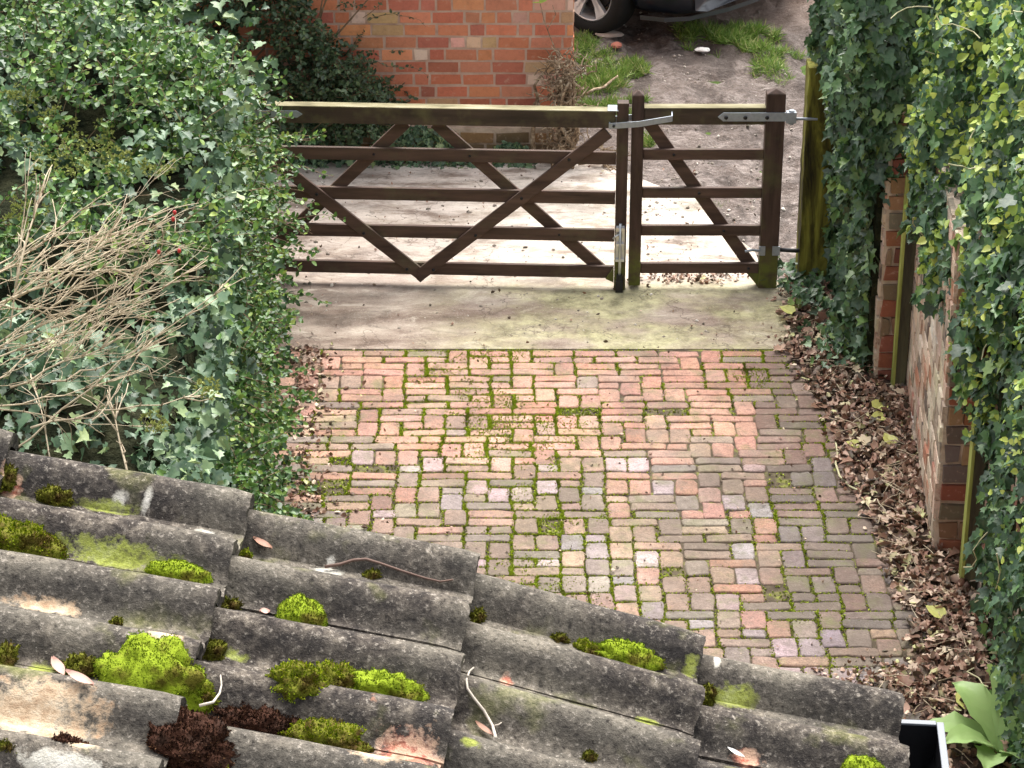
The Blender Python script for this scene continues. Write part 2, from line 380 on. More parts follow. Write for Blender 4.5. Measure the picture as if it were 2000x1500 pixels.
MAT['deadwood'] = (lambda m: (m.color(m.ramp(m.noise(26, 5, .7), [(.3, (.06,.04,.026)), (.48, (.24,.17,.11)), (.66, (.55,.45,.32))])), m.bump(m.noise(50, 4), .8, .01), m.m)[2])(Mat('deadwood', .85, .2))

# ------------------------------------------------------------------ leaf templates
def sym(left, mid):
    """left outline (x<0) from base to tip, mid = (0,0),(0,m),(0,1)"""
    v = [(0, 0, 0), (0, mid, -.02), (0, 1, 0)]
    L = len(left); v += [(x, y, abs(x) * .28 - .10 * max(0, y - .5)) for x, y in left]; v += [(-x, y, abs(x) * .28 - .10 * max(0, y - .5)) for x, y in left]
    k = min(range(L), key=lambda i: abs(left[i][1] - mid) + (0 if 0 < i < L - 1 else 9))
    f = []
    for off, flip in ((3, 0), (3 + L, 1)):
        t = [(0, off + i, off + i + 1) for i in range(k)] + [(0, off + k, 1)] + [(1, off + i, off + i + 1) for i in range(k, L - 1)] + [(1, off + L - 1, 2)]
        f += [q[::-1] if flip else q for q in t]
    return np.array(v, float), np.array(f)
IVY_V, IVY_F = sym([(-.22, -.13), (-.52, .10), (-.31, .36), (-.40, .60), (-.14, .68)], .36)
IVY_V[2, 2] = -.10
OVAL_V, OVAL_F = sym([(-.26, .22), (-.30, .55), (-.16, .85)], .55)
HEART_V, HEART_F = sym([(-.25, -.08), (-.46, .18), (-.38, .52), (-.16, .8)], .5)
BLADE_V = np.array([(-.035, 0, 0), (.035, 0, 0), (.03, .55, .05), (-.03, .55, .05), (0, 1, .22)]); BLADE_F = np.array([(0, 1, 2), (0, 2, 3), (3, 2, 4)])
DEAD_V = np.array([(0, 0, .05), (-.3, .2, .22), (-.36, .55, .30), (-.12, .85, .15), (0, 1, .3), (.2, .8, .1), (.34, .5, .26), (.26, .15, .16), (0, .5, 0)])
DEAD_F = np.array([(8, i, (i + 1) % 8) for i in range(8)])[:, ::-1]
TUFT_V = np.array([(-.35, 0, 0), (.35, 0, 0), (0, .1, 1), (0, -.35, 0), (0, .35, 0), (.1, 0, .9)]); TUFT_F = np.array([(0, 1, 2), (3, 4, 5)])

def scatter_leaves(name, P, N, D, size, mat, parent, tv=IVY_V, tf=IVY_F, twist=.6, tilt=.45, smooth=False):
    k = len(P)
    N = N / (np.linalg.norm(N, axis=1, keepdims=True) + 1e-9) + rng.normal(0, tilt, (k, 3))
    size = np.asarray(size, float)[:, None] * np.stack([rng.uniform(.72, 1.12, k), rng.uniform(.85, 1.15, k), rng.uniform(.2, 2.4, k)], 1)
    return inst(name, tv, tf, P, frames(N, D + rng.normal(0, .15, (k, 3)), twist), size, mat, parent, smooth=smooth)

# ------------------------------------------------------------------ ground
def hgt(x, y):
    h = 0.
    if y > 12.5:
        # rutted mud track to the right behind the gate
        k = min(1, max(0, (y - 13.6) / .8)) * min(1, max(0, (x - .7 + (y - 15.8) * .2) / .6)) if y < 15.8 else min(1, max(0, (x - .35) / .3))
        if y > 13.6:
            u = (x - .25 * (19 - y)) ; h += k * (.050 * fbm(x * 1.0, y * 1.0, 0, 3.0) + .022 * max(-.6, math.sin(u * 6.5)) * (.6 + .4 * nz(x, y, 5, .9)) + .006 * math.sin(u * 34) + .035 * fbm(x, y, 9, 8, 5))
        h += max(0, y - 18.2) * .25 * (1 if x > .3 else .3)
    return h - .006 if y < 16 or x < .5 else h
nx, ny = 240, 330
xs = np.linspace(-4.5, 5, nx); ys = np.linspace(7.0, 22.0, ny)
b = MB()
V = [(x, y, hgt(x, y) - .014) for y in ys for x in xs]
b.add(V, [(j*nx+i, j*nx+i+1, (j+1)*nx+i+1, (j+1)*nx+i) for j in range(ny-1) for i in range(nx-1)])
o = b.build('ground', MAT['mud'], smooth=True)
# outer sheet to the horizon joins the fine sheet below its rim
b2 = MB(); o_r = 300.
b2.add([(-o_r, -o_r, -.06), (o_r, -o_r, -.06), (o_r, o_r, -.06), (-o_r, o_r, -.06)], [(0, 1, 2, 3)])
struct(o, 'rutted brown mud track and soil behind the gate', 'ground')
struct(b2.build('lawn', MAT['lawn']), 'rough grassland around the yard', 'ground')

def slab(name, poly, z, label, th=.02):
    b = MB(); n_ = len(poly); v = [(x, y, z) for x, y in poly] + [(x, y, z - th) for x, y in poly]
    b.add(v, [tuple(range(n_))] + [(i, n_ + i, n_ + (i + 1) % n_, (i + 1) % n_) for i in range(n_)])
    return struct(b.build(name, MAT['concrete']), label, 'concrete')
slab('concrete_apron', [(-1.9, 12.465), (1.62, 12.462), (1.66, 13.24), (-1.9, 13.26)], 0.004, 'stained concrete strip between brick paving and gate')
ed = [(-2.6, 13.268), (1.62, 13.248)]
for i in range(9):
    yy = 13.3 + i * .26; ed.append((1.55 - .08 * i + .10 * nz(i * 1.7, 3) - (.5 if i > 5 else 0) * (i - 5) * .3, yy))
ed += [(.2, 15.45), (-2.6, 15.35)]
slab('concrete_yard', ed, 0.000, 'pale dusty concrete slab behind the wooden gate')

# ------------------------------------------------------------------ brick paving
def pal(choices):
    c = np.array(choices[random.randrange(len(choices))]); return c * (1 + rng.normal(0, .12)) * (1 + rng.normal(0, .04, 3))
SALMON = [(.50,.24,.17), (.56,.30,.22), (.46,.20,.13), (.60,.34,.25), (.52,.29,.20), (.44,.22,.16), (.54,.27,.21)]
BROWN = [(.27,.20,.15), (.33,.23,.17), (.40,.27,.19), (.46,.31,.21), (.24,.20,.175), (.38,.24,.19), (.30,.24,.19)]
LILAC = [(.46,.36,.38), (.55,.40,.41), (.40,.34,.36), (.60,.50,.49), (.33,.30,.32)]
U, Vv = .1125, .077
X0, X1, Y0, Y1 = -1.35, 1.98, 6.2, 12.455
ncx, ncy = int((X1 - X0) / U), int((Y1 - Y0) / Vv)
occ = np.zeros((ncy, ncx), bool)
bp = MB(); joints = []
def paver(cx, cy, lx, ly, tint, frog=None):
    lx -= .005 + abs(rng.normal(0, .003)); ly -= .0065 + abs(rng.normal(0, .003))
    hx, hy = lx / 2, ly / 2
    base = []
    k = 4 if lx > .15 else 3
    for i in range(k): base.append((-hx + lx * (i + .12) / (k - .76), -hy))
    for i in range(2): base.append((hx, -hy + ly * (.18 + .64 * i)))
    for i in range(k): base.append((hx - lx * (i + .12) / (k - .76), hy))
    for i in range(2): base.append((-hx, hy - ly * (.18 + .64 * i)))
    base = np.array(base); base += rng.normal(0, .0030, base.shape)
    ang = rng.normal(0, .014); ca, sa = math.cos(ang), math.sin(ang)
    base = base @ np.array([[ca, sa], [-sa, ca]])
    n_ = len(base); z = .009 + rng.normal(0, .0016); tx, ty = rng.normal(0, .018, 2)
    def ring(s, dz):
        return [(cx + x * s[0], cy + y * s[1], z + dz + x * tx + y * ty) for x, y in base]
    inset = (1 - .004 / hx, 1 - .004 / hy); in2 = (1 - .010 / hx, 1 - .009 / hy)
    v = ring((1, 1), -.045) + ring((1, 1), -.0055) + ring(inset, -.0012) + ring(in2, .0)
    f = [(r*n_+i, r*n_+(i+1) % n_, (r+1)*n_+(i+1) % n_, (r+1)*n_+i) for r in range(3) for i in range(n_)] + [tuple(3*n_+i for i in range(n_))]
    bp.add(v, f, np.clip(tint, .02, .75))
for j in range(ncy - 1, -1, -1):
    i = 0
    yfar = (Y0 + j * Vv - 9.3) / 3.1
    while i < ncx:
        if occ[j, i]: i += 1; continue
        x = X0 + i * U + (.03 * nz(j * .31, 2) if True else 0); y = Y0 + j * Vv
        psq = .32 if yfar > .75 else .50
        r_ = random.random()
        if r_ < psq and j > 0 and not occ[j-1, i]: wd, ht = 1, 2
        elif i + 1 < ncx and not occ[j, i+1] and r_ < .93: wd, ht = 2, 1
        else: wd, ht = 1, 1
        for a_ in range(ht):
            for b_ in range(wd): occ[j - a_, i + b_] = True
        cx = x + wd * U / 2; cy = y + Vv - ht * Vv / 2
        drift = .012 * nz(cx, cy, 0, .8)
        # colour zones: salmon at the far side, brown and lilac nearer
        pz = 1 / (1 + math.exp(-(cy - 11.0 + .5 * (nz(cx, cy, 3, .9)) - .5 * (cx < .2 and cy < 11)) * 2.6))
        q = random.random()
        if q < (.30 if cy < 11.2 else .04) and wd == 1: tc = pal(LILAC)
        elif random.random() < .12 + .80 * pz: tc = pal(SALMON)
        else: tc = pal(BROWN)
        tc = tc * .76 + np.array((.44,.265,.19) if pz > .5 else (.31,.235,.185)) * .24
        if pz < .5: tc = tc * .84
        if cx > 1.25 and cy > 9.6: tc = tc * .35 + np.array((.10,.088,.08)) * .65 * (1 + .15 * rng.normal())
        if random.random() < (.035 if cx < 1.3 else .0) and yfar < .9: joints.append((cx, cy, wd * U, ht * Vv, 'gap'))
        else:
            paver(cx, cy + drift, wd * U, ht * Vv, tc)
        joints.append((cx, cy, wd * U, ht * Vv, 'j'))
        i += wd
drive = bp.build('driveway', MAT['paver'], smooth=False)
struct(drive, 'old salmon and brown brick paving with mossy joints', 'driveway')
b = MB(); gx, gy = 60, 100
gxx = np.linspace(-1.5, 2.1, gx); gyy = np.linspace(6.0, 12.462, gy)
b.add([(x, y, .0005 + .003 * nz(x, y, 0, 9)) for y in gyy for x in gxx], [(j*gx+i, j*gx+i+1, (j+1)*gx+i+1, (j+1)*gx+i) for j in range(gy-1) for i in range(gx-1)])
struct(b.build('driveway_bed', MAT['joint'], smooth=True), 'dark soil and moss showing between the paving bricks', 'ground')

# moss in the joints
MP = []
def mossy(x, y):
    a_ = math.exp(-((x - .15 + .10 * (y - 10)) / .55) ** 2) * (1.1 if y < 11.95 else .6)
    b_ = math.exp(-((x - 1.25) / .16) ** 2 - ((y - 12.15) / .25) ** 2) * 1.2
    c_ = math.exp(-((x + .1) / .3) ** 2 - ((y - 12.33) / .12) ** 2) * 1.1
    d_ = .5 * math.exp(-((x - 1.45) / .2) ** 2) * (y < 11.3) + .35 * math.exp(-((x + .85) / .25) ** 2)
    return max(a_, b_, c_, d_) * .85 + .13 + .55 * nz(x, y, 1, 2.6)
for (cx, cy, lx, ly, kd) in joints:
    if cy < 8.3: continue
    mm = mossy(cx, cy)
    if kd == 'gap':
        for _ in range(int(90 * max(.25, mm))): MP.append((cx + random.uniform(-.5, .5) * lx, cy + random.uniform(-.5, .5) * ly, .002, 1.3))
        continue
    if mm < .22: continue
    for _ in range(int(165 * min(1.1, mm) * (lx + ly) / .3)):
        if random.random() < .62: # vertical joint
            x = cx - lx / 2 + random.gauss(0, .007); y = cy + random.uniform(-.5, .5) * ly
        else: x = cx + random.uniform(-.5, .5) * lx; y = cy + ly / 2 + random.gauss(0, .005)
        MP.append((x, y, .004, random.uniform(.6, 1.25)))
for _ in range(70000):   # patches that spread over the bricks
    x = random.uniform(-1.1, 1.7); y = random.uniform(8.6, 12.45)
    if mossy(x, y) + .45 * nz(x, y, 4, 9) + .45 * nz(x, y, 8, 3) + .3 * nz(x, y, 2, 30) > 1.02: MP.append((x, y, .008, random.uniform(.5, 1.1)))
MP = np.array(MP); k = len(MP)
P = MP[:, :3]
N = np.tile([0, -.7, .8], (k, 1)) + rng.normal(0, .35, (k, 3)); D = rng.normal(0, 1, (k, 3))
S = np.stack([.013 * MP[:, 3], .013 * MP[:, 3], .012 * MP[:, 3]], 1)
tag(inst('joint_moss', TUFT_V, TUFT_F, P, frames(N, D), S, MAT['moss_joint']), 'bright green moss filling joints of the brick paving', 'moss', kind='stuff')

# ------------------------------------------------------------------ gates
def plank(name, p0, p1, wdt, thk, mat, parent, y=0., ext=0., bevel=.004):
    """board in the gate plane from p0 to p1 (x,z), centre line; thickness along local y"""
    p0 = np.array(p0, float); p1 = np.array(p1, float); d = p1 - p0; L = np.linalg.norm(d); d /= L; n_ = np.array([-d[1], d[0]])
    nseg = max(1, int(L / .12)); b = MB(); v = []; 
    for i in range(nseg + 1):
        c_ = p0 - d * ext + d * (L + 2 * ext) * i / nseg
        jj = rng.normal(0, .0007)
        for s, q in ((-1, -1), (1, -1), (1, 1), (-1, 1)):
            pt = c_ + n_ * s * wdt / 2; v.append((pt[0], y + q * thk / 2 + jj, pt[1]))
    f = [(i*4+k, i*4+(k+1) % 4, (i+1)*4+(k+1) % 4, (i+1)*4+k) for i in range(nseg) for k in range(4)] + [(3, 2, 1, 0), tuple(nseg*4+k for k in range(4))]
    b.add(v, f); return b.build(name, mat, parent, bevel=bevel)
def bolt_head(x, z, y, parent, mat='black_iron', r=.009, name='bolt_head'):
    b = MB(); b.tube([(x, y + .004, z), (x, y - .003, z), (x, y - .006, z)], [r, r, r * .5], 10); return b.build(name, MAT[mat], parent, smooth=True)
def zz(py, Y=13.3, px=1000): return Wy(px, py, Y)[2]

gw, gp = MAT['gate_wood'], MAT['gate_post_wood']
# wide gate: origin at its closing end, local x runs to the left end
ang = math.atan2(.11, -2.16)
big_gate = empty('farm_gate', (.645, 13.27, 0), 0)
big_gate.rotation_euler.z = -.05
tag(big_gate, 'wide dark brown five-bar gate with crossed V braces, spanning the concrete', 'gate')
GL = -2.2
plank('top_rail', (GL, 1.022), (-.075, 1.022), .096, .066, MAT['gate_top'], big_gate)
pl = MB(); pl.box((GL, -.0345, 1.0695), (-.075, .0345, 1.075)); pl.build('pale_cap', MAT['cap_pale'], big_gate)
for z in (.785, .548, .322, .098):
    plank('rail', (GL, z), (-.07, z), .074, .026, gw, big_gate, y=.012)
stile = plank('closing_stile', (-.036, -.0), (-.036, 1.12), .064, .066, gp, big_gate)
plank('hinge_stile', (GL + .03, .02), (GL + .03, 1.16), .09, .066, gp, big_gate)
xV = -1.165
def bx(px, Y=13.3): return Wy(px, 560, 13.3)[0] - .60
for s in (-1, 1):
    br = plank('brace', (xV + s * .0, .070), (xV + s * 1.05, .945), .070, .022 , gw, big_gate, y=-.0135 - .0012 * s)
    for k in (.085, .30, .53, .765):
        tt = k / .92; bolt_head(xV + s * (-.02 + tt * 1.03), k + .018, -.026, br)
b = MB(); b.add([(xV-.023,-.0255,.044),(xV,-.0255,.0235),(xV+.023,-.0255,.044),(xV,-.0255,.10),(xV-.023,-.003,.044),(xV,-.003,.0235),(xV+.023,-.003,.044),(xV,-.003,.10)], [(0,1,2,3),(7,6,5,4),(0,4,5,1),(1,5,6,2),(2,6,7,3),(3,7,4,0)]); b.build('brace_foot', gw, big_gate)
for s, x0, x1 in ((-1, -1.235, -2.10), (1, -1.075, -.14)):
    br = plank('back_brace', (x0, .965), (x1, .10), .068, .022, gw, big_gate, y=.037)
    for z in (.785, .322):
        tt = (.965 - z) / .865; bolt_head(x0 + (x1 - x0) * tt, z, -.002, big_gate, r=.007)
# foot of the closing stile
b = MB(); b.add([(-.07,-.02,.135),(-.07,-.02,.045),(-.115,-.02,.065),(-.07,.03,.135),(-.07,.03,.045),(-.115,.03,.065)], [(0,1,2),(5,4,3),(0,2,5,3),(1,4,5,2),(0,3,4,1)]); b.build('foot_block', gp, big_gate)
# throw-over loop
b = MB(); b.tube([(-.10,-.046,1.00),(-.10,-.052,1.005)], .010, 8)
lp = empty('tmp'); bpy.data.objects.remove(lp)
b = MB()
def flat(bb, pts, w_, th):
    pts = np.asarray(pts, float); v = []
    for p in pts:
        v += [(p[0], p[1] - th/2, p[2] - w_/2), (p[0], p[1] + th/2, p[2] - w_/2), (p[0], p[1] + th/2, p[2] + w_/2), (p[0], p[1] - th/2, p[2] + w_/2)]
    n_ = len(pts); f = [(i*4+k, (i+1)*4+k, (i+1)*4+(k+1) % 4, i*4+(k+1) % 4) for i in range(n_-1) for k in range(4)] + [(0,1,2,3), (n_*4-1, n_*4-2, n_*4-3, n_*4-4)]
    bb.add(v, f)
flat(b, [(-.105,-.052,.995),(.05,-.060,1.012),(.235,-.052,1.045)], .034, .007)
flat(b, [(-.105,.052,.995),(.05,.060,1.012),(.235,.052,1.045)], .034, .007)
b.box((.229,-.055,1.028), (.236,.055,1.062)); b.box((-.112,-.055,.978), (-.104,.055,1.012)); b.box((-.12,-.045,1.075),(-.06,.045,1.083))
b.build('latch_loop', MAT['galv'], big_gate, bevel=.0015)
bolt_head(-.085, .998, -.062, big_gate, 'black_iron', .008)
# hinge strap at the bushes
b = MB()
def strap(bb, x0, x1, z, y, w_=.040, tip=1):
    # tip=+1 pointed at x1 ; -1 pointed at x0
    a_, c_ = (x0, x1) if tip > 0 else (x1, x0); e_ = .03 * (1 if c_ > a_ else -1)
    pts = [(a_, z - w_/2), (c_ - e_, z - w_/2), (c_, z), (c_ - e_, z + w_/2), (a_, z + w_/2)]
    if c_ < a_: pts = pts[::-1]
    v = [(x, y - .004, q) for x, q in pts] + [(x, y + .004, q) for x, q in pts]
    bb.add(v, [(0,1,2,3,4), (9,8,7,6,5)] + [(i, 5+i, 5+(i+1) % 5, (i+1) % 5) for i in range(5)])
strap(b, -2.22, -1.80, 1.028, -.038)
st_ = b.build('hinge_strap', MAT['galv'], big_gate, bevel=.001)
for x in (-2.1, -1.98, -1.86): bolt_head(x, 1.028, -.046, st_, 'black_iron', .008)
# drop bolt on the closing stile
b = MB(); b.box((-.060,-.043,.185), (-.014,-.034,.40)); b.box((-.060,-.062,.375),(-.014,-.043,.395)); b.box((-.060,-.062,.285),(-.014,-.043,.30)); b.box((-.060,-.062,.19),(-.014,-.043,.205))
b.box((-.062,-.062,.19),(-.058,-.043,.395)); b.box((-.016,-.062,.19),(-.012,-.043,.395))
db = b.build('drop_bolt', MAT['silver'], big_gate, bevel=.001)
b = MB(); b.tube([(-.037,-.056,-.055+.06),(-.037,-.056,.42)], .0085, 8); b.tube([(-.037,-.056,.36),(-.062,-.062,.345),(-.078,-.064,.33)], .006, 6); b.build('bolt_rod', MAT['silver'], db, smooth=True)
b = MB(); b.box((-.058,-.070,.0),(-.016,-.036,.075)); b.tube([(-.037,-.053,.0),(-.037,-.053,.11)],.017,10); b.build('bolt_keep', MAT['black_iron'], db, bevel=.002)

sm = empty('wicket_gate', (.66, 13.31, 0), .0)
tag(sm, 'narrow dark brown side gate with one diagonal brace, next to the mossy post', 'gate')
def capped(name, x0, x1, z0, z1, parent, th=.07):
    b = MB(); xm = (x0 + x1) / 2; h = th / 2; zc = z1 - .025
    v = [(x0,-h,z0),(x1,-h,z0),(x1,h,z0),(x0,h,z0),(x0,-h,zc),(x1,-h,zc),(x1,h,zc),(x0,h,zc),(xm,-h*.3,z1),(xm,h*.3,z1)]
    b.add(v, [(3,2,1,0),(0,1,5,4),(1,2,6,5),(2,3,7,6),(3,0,4,7),(4,5,8),(6,7,9),(5,6,9,8),(7,4,8,9)])
    return b.build(name, gp, parent, bevel=.004)
capped('meeting_stile', .0, .066, .015, 1.175, sm)
capped('hanging_stile', .735, .84, .0, 1.185, sm, .075)
plank('top_rail', (.067, 1.028), (.734, 1.028), .094, .062, MAT['gate_top'], sm)
b = MB(); b.box((.067, -.033, 1.0755), (.734, .033, 1.081)); b.build('pale_cap', MAT['cap_pale'], sm)
for z in (.800, .572, .345, .115):
    rl = plank('rail', (.067, z), (.734, z), .062, .028, gw, sm, y=-.004)
    tt = (.98 - z) / .93
    bolt_head(.09 + .60 * tt + .03, z, -.020, rl, r=.008)
plank('brace', (.09, .985), (.705, .10), .070, .022, gw, sm, y=.0235)
b = MB(); b.add([(.735,-.02,.085),(.735,-.02,.0),(.715,-.02,.03),(.67,-.02,.085),(.735,.03,.085),(.735,.03,.0),(.715,.03,.03),(.67,.03,.085)], [(0,3,2,1),(4,5,6,7),(3,7,6,2),(2,6,5,1)]); b.build('foot_block', gp, sm)
b = MB(); strap(b, .47, .858, 1.032, -.043, .050, -1); st2 = b.build('hinge_strap', MAT['galv'], sm, bevel=.001)
for x in (.515, .62, .74): bolt_head(x, 1.030, -.051, st2, 'black_iron', .011)
b = MB(); b.box((.845,-.06,1.0),(.90,-.02,1.062)); b.tube([(.875,-.04,.99),(.875,-.04,1.07)], .016, 10); b.tube([(.88,-.04,1.02),(1.02,-.03,1.015)], .008, 8); b.build('hinge_pin', MAT['galv'], st2, bevel=.001)
b = MB(); b.box((.805,-.045,.205),(.848,-.0385,.26)); b.build('bottom_bracket', MAT['galv'], sm, bevel=.001)
b = MB(); b.box((.730,-.045,.205),(.765,-.0385,.26)); b.tube([(.65,-.055,.235),(.69,-.055,.243),(.735,-.047,.235)], .008, 6); b.build('bottom_bracket', MAT['galv'], sm, bevel=.001)
b = MB(); b.tube([(.848,-.03,.235),(.94,-.02,.225),(1.0,-.01,.225)], .012, 8); b.build('bottom_hinge_hook', MAT['black_iron'], sm, smooth=True)

# the mossy gate post
b = MB(); hx, hy = .080, .080; nlev = 26
v = []
for i in range(nlev):
    z = -.05 + 1.36 * i / (nlev - 1); k = .0035
    tw = .012 if .42 < z < .62 else 0
    for s, q in ((-1,-1),(-.3,-1.04),(.35,-1.04),(1,-1),(1,1),(-1,1)):
        v.append((s * hx + rng.normal(0, .0015), q * hy + tw * (s < 0) * .3 + rng.normal(0, .0015), z))
f = [(i*6+k, i*6+(k+1) % 6, (i+1)*6+(k+1) % 6, (i+1)*6+k) for i in range(nlev-1) for k in range(6)] + [tuple((nlev-1)*6+k for k in range(6))]
b.add(v, f); gpost = b.build('gate_post', MAT['mossy_post']); gpost.location = (1.70, 13.36, 0)
tag(gpost, 'thick square timber gate post streaked bright green with moss', 'post')

# ------------------------------------------------------------------ background brick building
RED = [(.60,.20,.10), (.50,.15,.09), (.64,.24,.11), (.68,.29,.13), (.56,.18,.10), (.60,.24,.14), (.44,.14,.09), (.60,.22,.12)]
PINK = [(.74,.42,.34), (.70,.36,.28), (.75,.52,.42)]
BUFF = [(.72,.54,.38), (.80,.64,.50), (.62,.42,.22)]
def brick_face(bb, org, ax, nrm, length, z0, z1, colf, proud=.004, course=.0735, jit=.0):
    """bricks on a vertical face from org along ax, standing proud of the mortar"""
    org = np.array(org, float); ax = np.array(ax, float); nrm = np.array(nrm, float); z = z0; r_ = 0
    while z < z1 - .02:
        x = -(random.random() * .1)
        while x < length:
            L = (.11 + .12 * random.random()) if course > .09 else (.195 if random.random() < .55 else .090) if course > .079 else (.215 if random.random() < .52 else .1025)
            a0, a1 = max(0, x), min(length, x + L)
            if a1 - a0 > .03:
                g_ = .005; zt = min(z + course - .012, z1)
                p = proud + rng.normal(0, .003 if course > .09 else .001)
                q = [(a0, z), (a1, z), (a1, zt), (a0, zt)]
                jq = .0045 if course > .09 else .0018; q = [(u + rng.normal(0, jq), h + rng.normal(0, jq)) for u, h in q]
                lo = [org + ax * u + np.array([0, 0, h]) - nrm * .012 for u, h in q]
                u0, u1 = q[0][0], q[1][0]
                hi = [org + ax * (u + (.003 if i in (0, 3) else -.003)) + np.array([0, 0, h + (.002 if i < 2 else -.002)]) + nrm * p for i, (u, h) in enumerate(q)]
                bb.add(lo + hi, [(4,5,6,7),(0,1,5,4),(1,2,6,5),(2,3,7,6),(3,0,4,7)], colf((a0 + a1) / 2, z, L))
            x += L + .010
        z += course; r_ += 1
def wallcol(x, z, L): return _wc(x, z, L) * .86 + np.array((.62, .27, .18)) * .14
def _wc(x, z, L):
    q = random.random(); low = z < 1.0
    if q < (.14 if low else .05): return pal(PINK)
    if q < (.24 if low else .07): return pal(BUFF) * .95
    return pal(RED)
bld = empty('brick_building', (-1.5, 15.4, 0))
tag(bld, 'red brick outbuilding corner behind the gate with patched brickwork', 'building')
BX0, BX1, BYf, BYb, BH = -4.2, .385, 15.42, 17.3, 2.3
b = MB(); brick_face(b, (BX0, BYf, 0), (1, 0, 0), (0, -1, 0), BX1 - BX0, .215, BH, wallcol, course=.0815)
brick_face(b, (BX1, BYf + .0, 0), (0, 1, 0), (1, 0, 0), BYb - BYf, .215, BH, wallcol, course=.0815)
def unloc(o, p): 
    o.location = -Vector(p.location)
w_ = b.build('wall', MAT['wall_brick'], bld); unloc(w_, bld)
b = MB(); b.box((BX0, BYf, .0), (BX1, BYb, BH)); q = b.build('mortar_bed', MAT['mortar'], w_)
b = MB(); b.box((BX0, BYf - .05, .0), (BX1 - .12, BYf - .001, .185)); pm = b.build('plinth', MAT['mortar_pale'], bld); unloc(pm, bld)
b = MB(); brick_face(b, (BX0, BYf - .05, 0), (1, 0, 0), (0, -1, 0), BX1 - .12 - BX0, .01, .175, lambda x, z, L: pal(BROWN) * (.75, .68, .5), .006, .078); b.build('plinth_course', MAT['wall_brick'], pm)
b = MB(); b.add([(BX0-.1,BYf-.15,BH),(BX1+.15,BYf-.15,BH),(BX1+.15,BYb+.1,BH+.45),(BX0-.1,BYb+.1,BH+.45),(BX0-.1,BYf-.15,BH-.05),(BX1+.15,BYf-.15,BH-.05),(BX1+.15,BYb+.1,BH+.38),(BX0-.1,BYb+.1,BH+.38)], [(0,1,2,3),(7,6,5,4),(0,4,5,1),(1,5,6,2),(2,6,7,3),(3,7,4,0)]); r = b.build('roof', MAT['roof_tile'], bld); unloc(r, bld)

# ------------------------------------------------------------------ boundary wall on the right
def oldcol(x, z, L):
    q = random.random()
    if q < .5: return pal([(.34,.12,.07), (.28,.10,.07), (.40,.16,.09)]) * .9
    if q < .8: return pal([(.30,.18,.10), (.22,.16,.10), (.36,.24,.13)])
    return pal([(.14,.11,.09), (.20,.17,.12)])
def palecol(x, z, L):
    q = random.random()
    if q < .62: return pal([(.62,.44,.34), (.70,.56,.44), (.74,.66,.55), (.60,.50,.38)])
    if q < .86: return pal([(.50,.24,.16), (.44,.22,.15)])
    return pal([(.16,.13,.11), (.26,.22,.18)])
m = Mat('spalled', .95, .1); t = m.tint()
c = m.mix(m.ramp(m.noise(7, 5, .7), [(.42, 0.), (.56, .75)]), t, (.60, .48, .37))
c = m.mix(m.ramp(m.noise(10, 5, .7, off=6), [(.56, 0.), (.66, .7)]), c, (.20, .13, .10))
m.color(c); m.bump(m.noise(22, 6, .7), 1, .02); MAT['spalled'] = m.m
bw = empty('brick_wall', (2.05, 11, 0))
tag(bw, 'crumbling old brick boundary wall half buried in ivy', 'wall')
def wall_section(name, x0a, x0b, ya, yb, x1, h, facemat):
    """face runs from (x0a, ya) far to (x0b, yb) near; the end at yb faces the house"""
    b = MB(); v = [(x0b, yb, -.02), (x1, yb, -.02), (x1, ya, -.02), (x0a, ya, -.02), (x0b, yb, h), (x1, yb, h), (x1, ya, h), (x0a, ya, h)]
    b.add(v, [(4,5,6,7),(0,1,5,4),(1,2,6,5),(2,3,7,6),(3,0,4,7)])
    s = b.build(name, facemat, bw); unloc(s, bw)
    b = MB(); brick_face(b, (x0b + .012, yb, 0), (1, 0, 0), (0, -1, 0), x1 - x0b - .012, .01, h, oldcol, .016, .098)
    b.build('end_bricks', MAT['wall_brick'], s)
    # spalled, lime-washed brick on the drive side
    b = MB(); A_ = np.array([x0a, ya, 0.]); B_ = np.array([x0b, yb, 0.]); Lf = np.linalg.norm(A_ - B_); ax = (A_ - B_) / Lf
    brick_face(b, B_, ax, (-abs(ax[1]), ax[0], 0), Lf, .01, h, palecol, .010, .098)
    b.build('side_bricks', MAT['spalled'], s)
    return s
wall_section('wall_section', 1.93, 1.895, 13.3, 12.02, 2.30, 1.5, MAT['mortar_pale'])
wall_section('wall_section', 2.055, 1.935, 11.99, 10.22, 2.30, 1.6, MAT['mortar_pale'])
wall_section('wall_section', 2.10, 2.06, 10.19, 8.2, 2.35, 1.6, MAT['mortar_pale'])
def fence_post(x, y, wx, wy, h, lean, label):
    b = MB(); n_ = 12; v = []
    for i in range(n_):
        z = -.03 + (h + .03) * i / (n_ - 1); dx = lean * z
        for s, q in ((-1,-1),(1,-1),(1,1),(-1,1)): v.append((s*wx/2 + dx + rng.normal(0,.001), q*wy/2 + rng.normal(0,.001), z))
    b.add(v, [(i*4+k, i*4+(k+1) % 4, (i+1)*4+(k+1) % 4, (i+1)*4+k) for i in range(n_-1) for k in range(4)] + [tuple((n_-1)*4+k for k in range(4))])
    root = empty('fence_post', (x, y, 0)); b.build('shaft', MAT['grey_post'], root, bevel=.003)
    b = MB(); b.add([(-wx/2-.004, -wy/2-.004, 0), (-wx/2+.010, -wy/2-.004, 0), (-wx/2+.010+lean*h, -wy/2-.004, h*.995), (-wx/2-.004+lean*h, -wy/2-.004, h*.995), (-wx/2-.004, wy/2, 0), (-wx/2-.004+lean*h, wy/2, h*.995)], [(0,1,2,3), (4,0,3,5)]); b.build('algae_edge', MAT['green_edge'], root)
    return tag(root, label, 'post', 'timber posts against the old wall')
